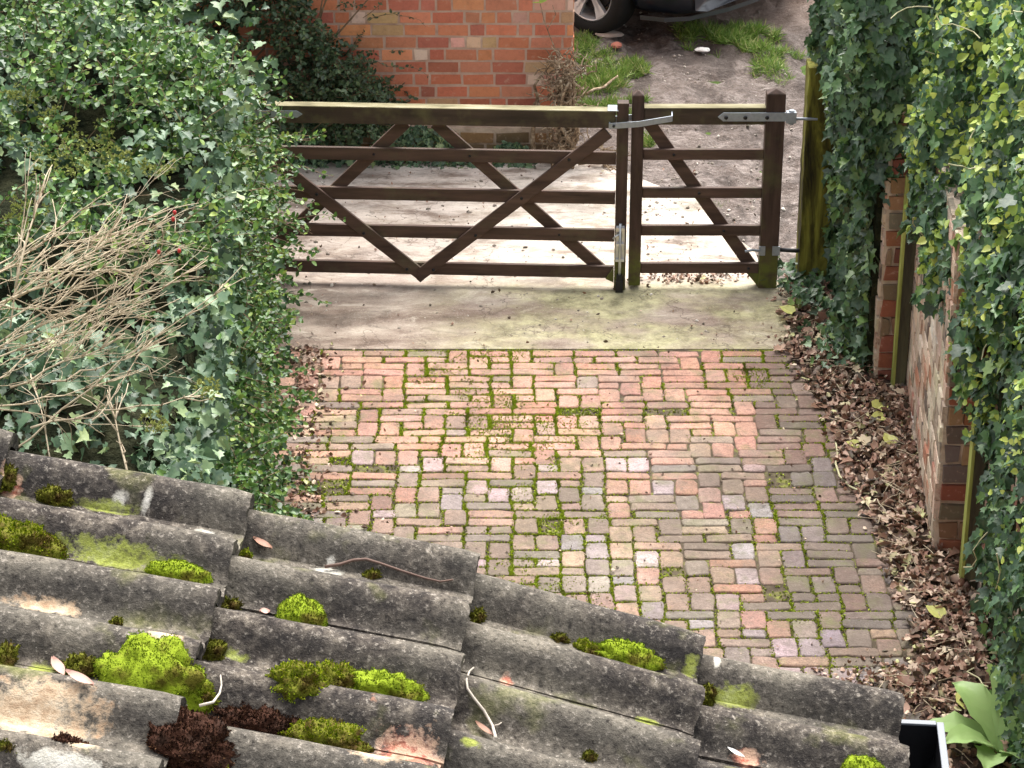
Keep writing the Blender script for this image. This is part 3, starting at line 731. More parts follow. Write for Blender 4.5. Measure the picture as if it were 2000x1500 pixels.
fence_post(2.005, 11.93, .066, .05, 1.22, .0, 'grey-green timber post with lime edge, standing against the far brick pier')
fence_post(2.00, 10.90, .042, .09, .95, .012, 'thin pale-edged timber post on the weathered wall face, between the two brick piers')
fence_post(2.045, 9.92, .072, .06, .9, .0, 'short dark stained timber post right of the near brick pier')

# ------------------------------------------------------------------ ivy on the right
def sheet_leaves(n, fn, size, depth=.10, lump=.12, up=.5, gap=-.42):
    """fn(a,b)->(point, normal) or None; leaves scattered in a shell"""
    P, N, S = [], [], []
    tries = 0
    while len(P) < n and tries < n * 12:
        tries += 1
        r_ = fn(random.random(), random.random())
        if r_ is None: continue
        p, nn = r_
        if nz(p[0] + 3, p[1], p[2], 5.5) < gap: continue
        l = fbm(p[0], p[1], p[2], 2.2, 3) * lump + fbm(p[0] + 7, p[1], p[2], 7., 2) * lump * .35
        dd = -abs(random.gauss(0, depth))
        P.append(p + nn * (l + dd)); N.append(nn + np.array([0, -.1, up])); S.append(size * random.choice((.55, .75, .9, 1., 1.15, 1.4)) * random.uniform(.85, 1.15))
    return np.array(P), np.array(N), np.array(S)
LEFT = np.array([-1., -.12, 0]); 
def unit(v): v = np.array(v, float); return v / np.linalg.norm(v)
def hang(k): return np.tile([-.15, -.35, -1.], (k, 1))
def interp(x, xs_, ys_): return float(np.interp(x, xs_, ys_))

# far ivy: over the gate post and far wall section
def far_face(a_, b_):
    y = 12.0 + 1.65 * a_; z = 2.35 * b_
    if y < 12.08 and z < 1.1: return None
    x = 1.80 - interp(z, [0, .7, 1.1, 1.5, 2.2], [-.03, -.02, .04, .10, .03]) - interp(y, [12, 13.3], [.0, .04])
    if y > 13.2:
        x = max(x, 1.80 if z < 1.15 else 1.66)
    return np.array([x, y, z]), unit((-1, -.45, .05))
def far_front(a_, b_):
    x = 1.66 + 1.3 * a_; z = 2.5 * b_
    if z < .95 + .35 * (x > 1.8) * 0: return None
    if z < 1.08 + .05 * nz(x, 1, 0, 9): return None
    y = 11.92 + interp(x, [1.66, 1.8, 2.3], [.30, .04, -.10])
    return np.array([x, y, z]), unit((-.15, -1, .1))
def post_over(a_, b_):
    return np.array([1.60 + .30 * a_, 13.22 + .1 * b_, interp(a_, [0, .35, 1], [1.45, 1.22, 1.05]) + 1.2 * b_]), unit((-.3, -1, .2))
def post_side(a_, b_):
    x = 1.80 + .5 * a_; z = 2.4 * b_
    return np.array([x, 13.33 - .2 * a_, z]), unit((-.3, -1, .1))
iv = empty('ivy', (2.0, 12.6, 0))
tag(iv, 'dark glossy ivy draped over the far brick pier beside the mossy gate post', 'ivy')
def absleaves(o, root): unloc(o, root); return o
P1, N1, S1 = sheet_leaves(4200, far_face, .062, .06, .10)
P2, N2, S2 = sheet_leaves(3600, far_front, .062, .06, .12, gap=-1.)
P3, N3, S3 = sheet_leaves(800, post_side, .06, .05, .05)
P4, N4, S4 = sheet_leaves(500, post_over, .058, .05, .06)
P5 = []
for _ in range(700):      # runners creeping along the ground at the foot
    y = random.uniform(12.1, 13.5); P5.append((1.86 - abs(random.gauss(0, .10)) - .12 * (y > 12.9), y, .03 + .10 * random.random()))
P5 = np.array(P5)
P = np.vstack([P1, P2, P3, P4, P5]); N = np.vstack([N1, N2, N3, N4, np.tile([-.3, -.4, 1.], (len(P5), 1))]); S = np.concatenate([S1, S2, S3, S4, rng.uniform(.03, .06, len(P5))])
absleaves(scatter_leaves('foliage', P, N, hang(len(P)), S, MAT['ivy_dark'], iv, tilt=.42), iv)
b = MB()   # dark core standing in for the shaded inside of the ivy
def core(bb, xs_, ys_, zs_, f_):
    pass
def blob_sheet(bb, fn, na, nb, inset):
    v = []
    for i in range(na):
        for j in range(nb):
            r_ = fn(i / (na - 1), j / (nb - 1), True)
            p, nn = r_; l = fbm(p[0], p[1], p[2], 2.2, 3) * .1
            v.append(p + nn * (l - inset))
    bb.add(v, [(i*nb+j, i*nb+j+1, (i+1)*nb+j+1, (i+1)*nb+j) for i in range(na-1) for j in range(nb-1)])
def wrapf(x, y0, y1, z0, z1, n_):
    return lambda a_, b_, c_=True: (np.array([x(y0 + (y1-y0)*a_, z0 + (z1-z0)*b_), y0 + (y1-y0)*a_, z0 + (z1-z0)*b_]), unit(n_))
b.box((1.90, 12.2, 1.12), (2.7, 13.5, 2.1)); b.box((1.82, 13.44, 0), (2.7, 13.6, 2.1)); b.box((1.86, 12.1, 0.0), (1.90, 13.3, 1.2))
absleaves(b.build('shaded_core', MAT['inner'], iv), iv)
# near ivy
def near_face(a_, b_):
    y = 7.4 + 4.3 * a_; z = 2.5 * b_
    zl = interp(y, [7.4, 9.3, 9.75, 10.3, 10.8, 11.7], [-.2, .0, .75, 1.05, 1.15, 1.05])
    if z < zl + .08 * nz(y, 0, 0, 6): return None
    x = interp(y, [7.4, 9.3, 10.2, 11.7], [1.93, 1.99, 1.97, 1.90]) + interp(z, [0, 1, 1.6, 2.4], [0., .02, .0, .14])
    return np.array([x, y, z]), unit((-1, -.35, .25))
def near_top(a_, b_):
    x = 1.98 + 1.1 * a_; y = 7.6 + 4.1 * b_
    return np.array([x, y, 1.75 + .25 * a_]), unit((-.25, -.5, 1))
def near_front(a_, b_):
    x = 1.86 + .9 * a_; z = 1.0 + 1.4 * b_
    return np.array([x, 11.0 + .25 * math.sin(x * 9), z]), unit((-.3, -1, .2))
iv2 = empty('ivy', (2.1, 9.6, 0))
tag(iv2, 'ivy with lime yellow new leaves hanging over the near wall at the right', 'ivy')
P1, N1, S1 = sheet_leaves(9500, near_face, .058, .06, .11)
P2, N2, S2 = sheet_leaves(2600, near_top, .062, .08, .12)
P3, N3, S3 = sheet_leaves(1500, near_front, .062, .08, .12)
P = np.vstack([P1, P2, P3]); N = np.vstack([N1, N2, N3]); S = np.concatenate([S1, S2, S3])
S = S * np.where(P[:, 1] < 9.4, .72, 1.)
absleaves(scatter_leaves('foliage', P, N, hang(len(P)), S, MAT['ivy_mid'], iv2, tilt=.45), iv2)
lim = [];  lims = []
q = [i for i in range(len(P)) if P[i, 2] > .55 and (nz(P[i, 0], P[i, 1] * 1.0, P[i, 2], 3.6) + .42 * (P[i, 2] - 1.15)) > .14 and random.random() < .66]
PL = P[q] + N[q] / np.linalg.norm(N[q], axis=1, keepdims=True) * .035
absleaves(scatter_leaves('new_growth', PL, N[q], hang(len(q)) * .3 + rng.normal(0, .7, (len(q), 3)), S[q] * .62, MAT['ivy_lime'], iv2, HEART_V, HEART_F, tilt=.5), iv2)
b = MB(); b.box((2.07, 7.4, -.02), (2.7, 9.75, 1.6)); b.box((2.06, 9.7, 1.15), (2.7, 11.8, 1.7)); absleaves(b.build('shaded_core', MAT['inner'], iv2), iv2)  # dark boxes in place of the shaded ivy interior
b = MB()
for _ in range(46):
    i = random.randrange(len(P)); p = P[i] + np.array([-.05, -.03, .03]); pts = [p]
    d_ = unit(rng.normal(0, 1, 3) * (.3, 1, 1))
    for _k in range(5): d_ = unit(d_ + rng.normal(0, .35, 3)); p = p + d_ * .05; pts.append(p)
    b = MB(); b.tube(pts, .0028, 5); absleaves(b.build('stem', MAT['root_pale'], iv2), iv2)

# ------------------------------------------------------------------ left hedge mass
def hedge_edge(y, z):   # X of the right face
    return interp(y, [5, 9, 10.7, 12.4, 13.1, 13.6], [-.98, -1.02, -1.08, -1.20, -1.28, -1.5]) - (.16 * z + .14 * max(0, z - 1)) * min(1, max(0, (y - 11.2) / 1.)) - .05 * z
def hedge_top(x, y): return interp(y, [5, 7.5, 9.5, 11, 13.6], [1.1, 1.35, 1.65, 1.9, 2.2]) + .22 * fbm(x, y, 0, 1.1, 3)
def l_top(a_, b_):
    y = 6.2 + 7.6 * b_; x = -3.4 + (hedge_edge(y, 1.6) + 3.4) * a_
    return np.array([x, y, hedge_top(x, y)]), unit((.25, -.55, 1))
def l_face(a_, b_):
    y = 6.2 + 7.3 * a_; z = hedge_top(-1.2, y) * b_
    return np.array([hedge_edge(y, z) - .10, y, z]), unit((1, -.5, .25))
def l_front(a_, b_):
    x = -3.4 + 2.2 * a_; z = 2.6 * b_
    y = 12.2 + .5 * nz(x, z, 0, 1.2)
    return np.array([x, y, z]), unit((.1, -1, .5))
lv = empty('ivy_hedge', (-2.0, 10.5, 0))
tag(lv, 'tall overgrown ivy hedge with dark lobed leaves filling the left side of the drive', 'hedge')
P1, N1, S1 = sheet_leaves(12500, l_top, .050, .11, .26, gap=-.28)
P2, N2, S2 = sheet_leaves(4200, l_face, .050, .08, .12)
P3, N3, S3 = sheet_leaves(1300, l_front, .060, .12, .15)
def l_near(a_, b_):
    y = 6.6 + 2.8 * b_; x = -3.0 + (hedge_edge(y, 1.2) + 3.0) * a_
    return np.array([x, y, hedge_top(x, y)]), unit((.25, -.7, 1))
P4, N4, S4 = sheet_leaves(4200, l_near, .052, .10, .18, gap=-.6); P3 = np.vstack([P3, P4]); N3 = np.vstack([N3, N4]); S3 = np.concatenate([S3, S4])
P = np.vstack([P1, P2, P3]); N = np.vstack([N1, N2, N3]); S = np.concatenate([S1, S2, S3])
absleaves(scatter_leaves('foliage', P, N, np.tile([.2, -.8, -.7], (len(P), 1)), S, MAT['ivy_left'], lv, tilt=.6, twist=.9), lv)
q = [i for i in range(len(P)) if nz(P[i, 0], P[i, 1], P[i, 2], 3.1) > .20 and P[i, 2] > .9 and random.random() < .35]
absleaves(scatter_leaves('new_growth', P[q] + (0, -.02, .05), N[q], rng.normal(0, 1, (len(q), 3)), S[q] * .55, MAT['small_leaf'], lv, HEART_V, HEART_F, tilt=.6), lv)
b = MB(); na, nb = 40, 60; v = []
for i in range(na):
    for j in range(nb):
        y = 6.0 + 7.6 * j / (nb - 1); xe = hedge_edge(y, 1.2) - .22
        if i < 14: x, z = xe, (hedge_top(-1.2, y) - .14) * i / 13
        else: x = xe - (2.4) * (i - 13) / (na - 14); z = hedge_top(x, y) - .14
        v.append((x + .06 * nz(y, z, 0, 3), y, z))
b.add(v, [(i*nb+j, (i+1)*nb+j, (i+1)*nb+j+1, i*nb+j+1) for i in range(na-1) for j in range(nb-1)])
absleaves(b.build('shaded_inside', MAT['inner'], lv, smooth=True), lv)  # dark hull stands in for shade behind the hedge leaves
# ivy flower heads
P = []; N = []
for cpx, cpy, rr in ((100,245,.16),(180,285,.14),(225,320,.10),(300,330,.07),(30,190,.10),(310,830,.06),(400,760,.05),(110,330,.1),(40,420,.1)):
    for _h in range(int(rr * 130)):
        # hang the heads on the hedge top surface seen there
        px = cpx + random.gauss(0, rr * 220); py = cpy + random.gauss(0, rr * 160)
        Yg = 9.5
        for _it in range(20):
            p = Wy(px, py, Yg); Yg += (p[2] - (hedge_top(p[0], p[1]) + .10)) * 1.6
        c_ = Wy(px, py, Yg)
        for _k in range(16):
            d_ = unit(rng.normal(0, 1, 3) + (0, 0, .5)); P.append(c_ + d_ * .018); N.append(d_)
P = np.array(P); N = np.array(N)
absleaves(inst('flower_heads', TUFT_V, TUFT_F, P, frames(N, rng.normal(0, 1, N.shape)), rng.uniform(.010, .018, len(P)), MAT['umbel'], lv), lv)

# small leaved shrub along the drive edge, sprays of fine leaves on thin stems
def sprays(n, start, direction, length, leaf, spread=.5, droop=.35, leaves_per=26, lw=.35):
    SP, SN, SD, SS = [], [], [], []; tb = MB()
    for _ in range(n):
        p = np.array(start()); d_ = unit(direction(p) + rng.normal(0, spread, 3)); L = length * random.uniform(.5, 1.3); m_ = 7; pts = [p]
        for k_ in range(m_):
            d_ = unit(d_ + rng.normal(0, .16, 3) + np.array([0, 0, -droop * .2])); p = p + d_ * L / m_; pts.append(p)
        pts = np.array(pts); tb.tube(pts, np.linspace(.0026, .001, len(pts)), 4, cap=False)
        for k_ in range(leaves_per):
            t_ = random.random() ** .8 * m_; i = min(int(t_), m_ - 1); q = pts[i] + (pts[i+1] - pts[i]) * (t_ - i)
            dd = unit(pts[i+1] - pts[i]); side = unit(rng.normal(0, 1, 3)); SD.append(dd * .5 + side); SN.append(unit(rng.normal(0, .6, 3) + (0, -.35, .8)))
            SP.append(q + side * .006); SS.append(leaf * random.uniform(.6, 1.3))
    return np.array(SP), np.array(SN), np.array(SD), np.array(SS), tb
sh = empty('privet_shrub', (-1.2, 10.8, 0))
tag(sh, 'small-leaved green shrub spilling over the left end of the wide gate', 'shrub')
def st1():
    y = random.uniform(8.6, 13.25); z = random.random() ** .8 * 1.55 * (1 if y > 11 else .75)
    return (hedge_edge(y, z) - random.uniform(.02, .22), y, z)
P1, N1, D1, S1, t1 = sprays(520, st1, lambda p: np.array([.8, -.4, .35]), .20, .030)
def st2_():
    y = random.uniform(12.3, 13.25); z = random.uniform(.1, 1.35); return (random.uniform(-1.9, -1.36) + .12 * nz(z, y, 0, 4), y, z)
P2, N2, D2, S2, t2 = sprays(340, st2_, lambda p: np.array([.8, -.5, .45]), .34, .032)
def st3():
    while True:
        y = random.uniform(9.8, 13.2); x = random.uniform(-2.9, hedge_edge(y, 1.9) - .10)
        if random.random() < .25 + (x + 2.7) * .7 and nz(x, y, 0, 1.3) > -.25: return (x, y, hedge_top(x, y) - .02)
P3, N3, D3, S3, t3 = sprays(620, st3, lambda p: np.array([.4, -.5, .6]), .26, .034)
P = np.vstack([P1, P2, P3]); N = np.vstack([N1, N2, N3]); D = np.vstack([D1, D2, D3]); S = np.concatenate([S1, S2, S3])
o = inst('foliage', OVAL_V, OVAL_F, P, frames(N, D, .3), S, MAT['small_leaf'], sh); unloc(o, sh)
for tb in (t2, t3):
    for v_ in tb.v: pass
tt = MB(); 
for tb in (t1, t2, t3):
    tt.add(np.concatenate(tb.v), tb.f)
unloc(tt.build('twigs', MAT['stem'], sh), sh)

# bare rose-like shrub, pale stems sweeping to the right
br = empty('bare_shrub', (-2.2, 8.8, 0))
tag(br, 'bare shrub of long pale tan stems with red hips before the hedge', 'shrub')
b = MB(); hips = []
def stemline(x0, y0, x1, y1, D0, D1, r0, sag=0., kids=5):
    pts = []; b = MB()
    for i in range(9):
        t_ = i / 8; px = x0 + (x1 - x0) * t_; py = y0 + (y1 - y0) * t_ - sag * math.sin(math.pi * t_) + random.gauss(0, 4)
        pts.append(Wy(px, py, D0 + (D1 - D0) * t_))
    b.tube(pts, np.linspace(r0 * .68, r0 * .2, 9), 6)
    for _k in range(kids):
        i = random.randrange(2, 8); p = pts[i]; d_ = unit(pts[min(i+1, 8)] - pts[i-1] + rng.normal(0, .035, 3) + np.array([0, 0, random.uniform(-.05, .07)])); q = [p]
        L = random.uniform(.05, .22)
        for _j in range(4): d_ = unit(d_ + rng.normal(0, .14, 3)); q.append(q[-1] + d_ * L / 4)
        b.tube(q, np.linspace(r0 * .5, r0 * .2, 5), 5)
        if random.random() < .6:
            e2 = unit(d_ + rng.normal(0, .5, 3)); b.tube([q[2], q[2] + e2 * L * .25, q[2] + e2 * L * .45], [r0 * .3, r0 * .2, r0 * .1], 4)
    for _k in range(8):
        i = random.randrange(1, 8); p = pts[i]; b.tube([p - (0, 0, .004), p + (.004, -.002, .006), p + (.007, -.003, .013)], [r0 * .6, r0 * .45, r0 * .1], 5)
    unloc(b.build('stem', MAT['pale_stem'], br, smooth=True), br)
    return pts
for (x0, y0, x1, y1) in ((-40,690,345,410),(-40,700,360,480),(-60,620,330,400),(-50,640,250,440),(0,900,480,540),(100,640,390,540),(-40,560,240,455),
    (-30,600,300,520),(-60,720,310,610),(20,760,300,640),(-40,660,200,560),(100,740,330,650),(-60,780,230,600),(-40,800,290,720),(60,830,400,770),(-40,790,300,830),
    (-60,560,130,440),(-30,530,180,395),(140,690,330,500),(0,600,260,600),(30,560,100,330),(20,640,60,300),(100,910,60,730),(250,925,210,760),(180,820,290,660)):
    sg = random.uniform(-18, 30); stemline(x0, y0, x1, y1, 8.3, 8.7, random.uniform(.0040, .0075), sg, 7)
for _ in range(40):
    x0 = random.uniform(-60, 160); y0 = random.uniform(520, 760); L = random.uniform(160, 330); an = random.uniform(-.05, .75)
    stemline(x0, y0, x0 + L * math.cos(an), y0 - L * math.sin(an), 8.25, 8.8, random.uniform(.0016, .0034), random.uniform(-30, 40), 6)
for px, py in ((310,492),(350,490),(341,415),(338,428)):
    c_ = Wy(px, py, 8.6); b = MB(); b.tube([c_ + (0, 0, -.009), c_ + (0, 0, -.006), c_, c_ + (0, 0, .006), c_ + (0, 0, .009)], [.002, .006, .007, .006, .002], 8); unloc(b.build('rose_hip', MAT['hip'], br, smooth=True), br)

# shrub trained on the building wall
ct = empty('wall_shrub', (-1.4, 15.2, 0))
tag(ct, 'dark small-leaved wall shrub arching against the red brick building', 'shrub')
CP = []; 
def st4():
    x = random.uniform(-2.7, -.86); zmax = interp(x, [-2.7, -1.62, -1.34, -1.12, -.86], [2.1, 1.75, 1.15, .68, .40])
    return (x, random.uniform(15.12, 15.38), .24 + (zmax - .24) * random.random() ** .9)
P1, N1, D1, S1, t1 = sprays(900, st4, lambda p: np.array([.75, -.35, .35]), .22, .032, leaves_per=28)
def st5():
    return (random.uniform(-1.15, -.75), random.uniform(15.3, 15.38), random.uniform(.3, 1.25))
P2, N2, D2, S2, t2 = sprays(16, st5, lambda p: np.array([.6, -.1, .3]), .32, .026, leaves_per=16)
P = np.vstack([P1, P2]); N = np.vstack([N1, N2]); D = np.vstack([D1, D2]); S = np.concatenate([S1, S2])
unloc(inst('foliage', OVAL_V, OVAL_F, P, frames(N, D, .3), S, MAT['cotoneaster'], ct), ct)
tt = MB(); [tt.add(np.concatenate(tb.v), tb.f) for tb in (t1, t2)]
for _ in range(6):
    x = random.uniform(-2.4, -1.7); pts = [(x, 15.33, 0)]
    for i in range(6): pts.append((pts[-1][0] + random.uniform(.02, .2), 15.34, pts[-1][2] + .18))
    tt.tube(pts, np.linspace(.012, .004, 7), 6)
unloc(tt.build('branches', MAT['stem'], ct), ct)
# ivy low at the foot of that wall
gi = empty('ground_ivy', (-.8, 15.2, 0))
tag(gi, 'blue-green ivy along the foot of the building seen under the gate top rail', 'ivy')
P = []
for _ in range(2600):
    x = random.uniform(-2.3, .15); hh = .30 if x < -.95 else (.24 * math.exp(-((x + .62) / .28) ** 2) + .12 * math.exp(-((x - .0) / .15) ** 2))
    z = random.random() * hh
    if hh < .03: continue
    P.append((x, 15.32 - .16 * (1 - z / max(hh, .01)) * random.random() - .03, z))
P = np.array(P); unloc(scatter_leaves('foliage', P, np.tile([0, -1., .7], (len(P), 1)), hang(len(P)), rng.uniform(.025, .055, len(P)), MAT['ivy_left'], gi, tilt=.5), gi)

# dead ivy stump at the building corner
stp = empty('tree_stump', (.30, 15.2, 0))
tag(stp, 'gnarled dead climber stump with tangled pale twigs at the brick building corner', 'stump')
b = MB()
b.tube([(.0,.05,-.02),(.02,.03,.12),(.05,.05,.28),(.03,.08,.45),(.06,.1,.6)], [.07,.06,.05,.055,.03], 9)
for _ in range(9):
    x = random.gauss(.02, .05); p = np.array([x, random.uniform(-.06,.08), .0]); pts = [p]
    for i in range(7): p = p + np.array([random.gauss(.0, .022), random.gauss(0, .015), .085]); pts.append(p)
    b.tube(pts, np.linspace(.020, .008, 8), 6)
b.build('trunk', MAT['deadwood'], stp, smooth=True)
b = MB()
for _ in range(260):
    p = np.array([random.gauss(.02, .065), random.gauss(.0, .05), random.uniform(.08, .74)]); d_ = unit(rng.normal(0, 1, 3) + (0, 0, -.1)); pts = [p]
    for i in range(5): d_ = unit(d_ + rng.normal(0, .55, 3)); p = p + d_ * random.uniform(.015, .04); pts.append(p)
    b.tube(pts, np.linspace(.006, .002, 6), 5)
for _ in range(26):
    p = np.array([random.uniform(.05, .28), random.uniform(-.1,.1), random.uniform(.01, .14)]); d_ = unit((random.uniform(-.2,1), random.gauss(0,.5), random.uniform(-.1,.25))); pts = [p]
    for i in range(5): d_ = unit(d_ + rng.normal(0, .3, 3)); p = p + d_ * .05; p[2] = max(.01, p[2]); pts.append(p)
    b.tube(pts, np.linspace(.008, .003, 6), 5)
b.tube([(.0,0,.68),(-.05,-.01,.82),(-.10,-.01,.95),(-.13,0,1.08)], [.005,.004,.003,.002], 5); b.tube([(-.08,-.01,.9),(-.03,-.02,1.0),(-.05,-.02,1.06)], [.003,.003,.002], 5)
b.build('tangled_twigs', MAT['deadwood'], stp)
scatter_leaves('sprouting_leaf', np.array([(-.13,0,1.08),(-.12,.0,1.07),(-.14,-.01,1.07)]), np.tile([0,-.6,.8],(3,1)), rng.normal(0,1,(3,3)), np.array([.06,.05,.05]), MAT['ivy_lime'], stp, HEART_V, HEART_F)

# ------------------------------------------------------------------ grass behind
def grass_patch(n, fn, size):
    P, S = [], []
    while len(P) < n:
        p = fn()
        if p is None: continue
        P.append((p[0], p[1], hgt(p[0], p[1]) - .012)); S.append(size * random.uniform(.5, 1.3))
    P = np.array(P); k = len(P); up = np.tile([0, 0, 1.], (k, 1)) + rng.normal(0, .85, (k, 3)); up[:, 2] = abs(up[:, 2]) * .8 + .1
    return P, frames(rng.normal(0, 1, (k, 3)) + (0, -.4, 0), up, .1), np.array(S)
def gpatch(cx, cy, rx, ry, rot=0., thr=-.05, s=3.):
    def fn():
        u, v_ = random.uniform(-1, 1), random.uniform(-1, 1)
        if u*u + v_*v_ > 1 + .5 * nz(u, v_, cx, 2): return None
        x = cx + u * rx * math.cos(rot) - v_ * ry * math.sin(rot); y = cy + u * rx * math.sin(rot) + v_ * ry * math.cos(rot)
        if nz(x, y, 0, s) + .6 * nz(x, y, 3, s * 3) < thr - .15 * random.random() + .3 * (u*u + v_*v_): return None
        return x, y
    return fn
specs = [(G(1185,160), .34, .65, 0., 5200, .075), (G(1140,85), .10, .45, 0., 900, .07), (G(1265,265), .07, .18, .0, 500, .06),
         (G(1205,205), .25, .3, .0, 1500, .05), (G(1430,80), .32, .42, -.5, 3600, .09), (G(1515,120), .18, .38, -.4, 1300, .07), (G(1350,62), .12, .22, .0, 700, .07), (G(1520, 155), .1, .12, 0, 220, .05), (G(1390,395), .12, .1, 0, 120, .025)]
PP, RR, SS = [], [], []
for c_, rx, ry, rot, n_, s_ in specs:
    p, r_, s = grass_patch(n_, gpatch(c_[0], c_[1], rx, ry, rot), s_); PP.append(p); RR.append(r_); SS.append(s)
tag(inst('grass', BLADE_V, BLADE_F, np.vstack(PP), np.concatenate(RR), np.concatenate(SS), MAT['grass']), 'patchy bright green grass on the mud beyond the gate', 'grass', kind='stuff')

# ------------------------------------------------------------------ leaf litter
b = MB(); gy_ = 70; gxn = 26; v = []
def lit_l(y): return interp(y, [6.2, 8.4, 9.0, 9.4, 10.4, 11.1, 12.0, 12.45, 12.8, 13.4], [.6, .75, 1.46, 1.76, 1.70, 1.62, 1.54, 1.44, 1.50, 1.56])
def lit_r(y): return interp(y, [6, 9.3, 10.15, 10.25, 11.9, 12.05, 13.4], [2.1, 2.07, 2.04, 1.95, 2.04, 1.9, 1.72])
for j in range(gy_):
    y = 6.2 + 7.2 * j / (gy_ - 1); a_, c_ = lit_l(y), lit_r(y)
    for i in range(gxn):
        t_ = i / (gxn - 1); v.append((a_ + .06 * nz(y, 0, 0, 4) + (c_ - a_) * t_, y, -.004 + .055 * t_ ** .8 + .012 * nz(a_ + t_, y, 0, 8) * t_))
b.add(v, [(j*gxn+i, j*gxn+i+1, (j+1)*gxn+i+1, (j+1)*gxn+i) for j in range(gy_-1) for i in range(gxn-1)])
struct(b.build('soil', MAT['soil'], smooth=True), 'dark leaf mould banked along the foot of the right wall', 'ground')
P = []; S = []
for _ in range(9500):
    y = random.uniform(7.6, 13.3); t_ = random.random() ** .72; a_, c_ = lit_l(y), lit_r(y)
    x = a_ - .05 + (c_ - a_ + .05) * t_ 
    if random.random() > .25 + t_ * 1.6: continue
    if nz(x, y, 2, 3.2) < -.22 and random.random() < .7: continue
    P.append((x, y, .006 + .055 * max(0, t_) ** .8 + .012 * random.random())); S.append(random.uniform(.014, .040) if random.random() < .85 else random.uniform(.04, .065))
for _ in range(1500):   # along the near edge of the paving and the left margin
    x = random.uniform(.75, 1.9); y = 8.95 + .35 * (x - .75) + random.gauss(0, .10)
    P.append((x, y - .12, .012)); S.append(random.uniform(.015, .035))
for _ in range(900):
    y = random.uniform(9.3, 12.5); x = hedge_edge(y, 0) + abs(random.gauss(0, .12)) + .02
    P.append((x, y, .010)); S.append(random.uniform(.015, .04))
for _ in range(420):   # loose bits
    x = random.uniform(-1.1, 1.5); y = random.uniform(8.8, 12.5); P.append((x, y, .014)); S.append(random.uniform(.008, .022))
for _ in range(200):
    x = random.uniform(-1.2, 1.6); y = random.uniform(12.5, 15.2); P.append((x, y, .008)); S.append(random.uniform(.008, .03))
for _ in range(170):
    p = G(1350 + random.gauss(0, 45), 542 + random.gauss(0, 7)); P.append((p[0], p[1], .008)); S.append(random.uniform(.012, .035))
P = np.array(P); N = np.tile([0, 0, 1.], (len(P), 1)) * np.where(rng.random((len(P), 1)) < .5, 1, -1)
P[:, 2] += np.where(N[:, 2] < 0, .008, 0)
tw = MB()
for _ in range(170):
    y = random.uniform(8.2, 13.2); x = lit_l(y) + (lit_r(y) - lit_l(y)) * random.random() * 1.0; p = np.array([x, y, .055 + .03 * random.random()]); d_ = unit((random.gauss(0, 1), random.gauss(0, 1), random.gauss(0, .12))); q = [p]
    for _k in range(4): d_ = unit(d_ + rng.normal(0, .25, 3) * (1, 1, .3)); q.append(q[-1] + d_ * random.uniform(.015, .05))
    tw.tube(q, [.0022, .002, .0017, .0013, .0009], 4)
tag(tw.build('twig_litter', MAT['pale_stem']), 'thin dry twigs strewn through the dead leaves', 'twigs', kind='stuff')
tag(scatter_leaves('leaf_litter', P, N, rng.normal(0, 1, P.shape), np.array(S), MAT['litter'], None, DEAD_V, DEAD_F, tilt=.6, twist=3), 'brown curled dead leaves drifted along the wall foot and drive edges', 'leaf litter', kind='stuff')

def fallen(px, py, size, rot, label, mat='yellow_leaf', z=.05, grp=None):
    c_ = G(px, py, z); b = MB(); v = HEART_V * size; 
    ca, sa = math.cos(rot), math.sin(rot); v = np.stack([v[:, 0]*ca - v[:, 1]*sa, v[:, 0]*sa + v[:, 1]*ca, v[:, 2] + .004], 1)
    b.add(v, HEART_F); o = b.build('fallen_leaf', MAT[mat]); o.location = c_; o.rotation_euler = (.25, .15, 0); return tag(o, label, 'leaf')
WL = []
for _ in range(900):
    y = random.uniform(7.8, 13.2); t_ = random.random(); x = lit_l(y) + (lit_r(y) - lit_l(y)) * t_; WL.append((x, y, .020 + .055 * t_ ** .8))
WL = np.array(WL)
tag(scatter_leaves('leaf_litter', WL, np.tile([0, 0, 1.], (len(WL), 1)), rng.normal(0, 1, WL.shape), rng.uniform(.03, .075, len(WL)), MAT['litter'], None, IVY_V, IVY_F, tilt=.25, twist=3), 'flat lobed brown and tan leaves lying on top of the litter', 'leaf litter', kind='stuff')
fallen(1555, 590, .10, 2.9, 'yellow leaf folded upright at the foot of the mossy gate post')
fallen(1548, 612, .09, 1.0, 'curved yellow leaf on brown litter, just in front of the upright yellow leaf')
fallen(1712, 800, .10, -.6, 'pale yellow leaf nearest the foot of the far brick pier', z=.06)
fallen(1725, 815, .08, 1.9, 'pale green-yellow leaf just right below the leaf at the far pier foot', z=.06)
fallen(1742, 868, .085, .4, 'round yellow-green leaf lying mid litter between the two brick piers', z=.06)
fallen(1678, 872, .07, 1.3, 'small pale leaf at the top end of the pale curved stalk', z=.03)
fallen(1840, 1205, .09, .9, 'light green leaf on litter in front of the dark stained post', z=.06)
fallen(1895, 1385, .13, .2, 'large pale leaf above the black gutter end', z=.05)
# pale curved stalk
b = MB(); pts = [(1632,862),(1636,885),(1632,905),(1640,930),(1660,950),(1685,962),(1712,968)]
b.tube([G(x, y, .022) for x, y in pts], .0055, 7); tag(b.build('plant_stalk', MAT['root_pale'], smooth=True), 'long pale yellow curved stalk lying on dark bricks beside the leaf litter', 'stalk')
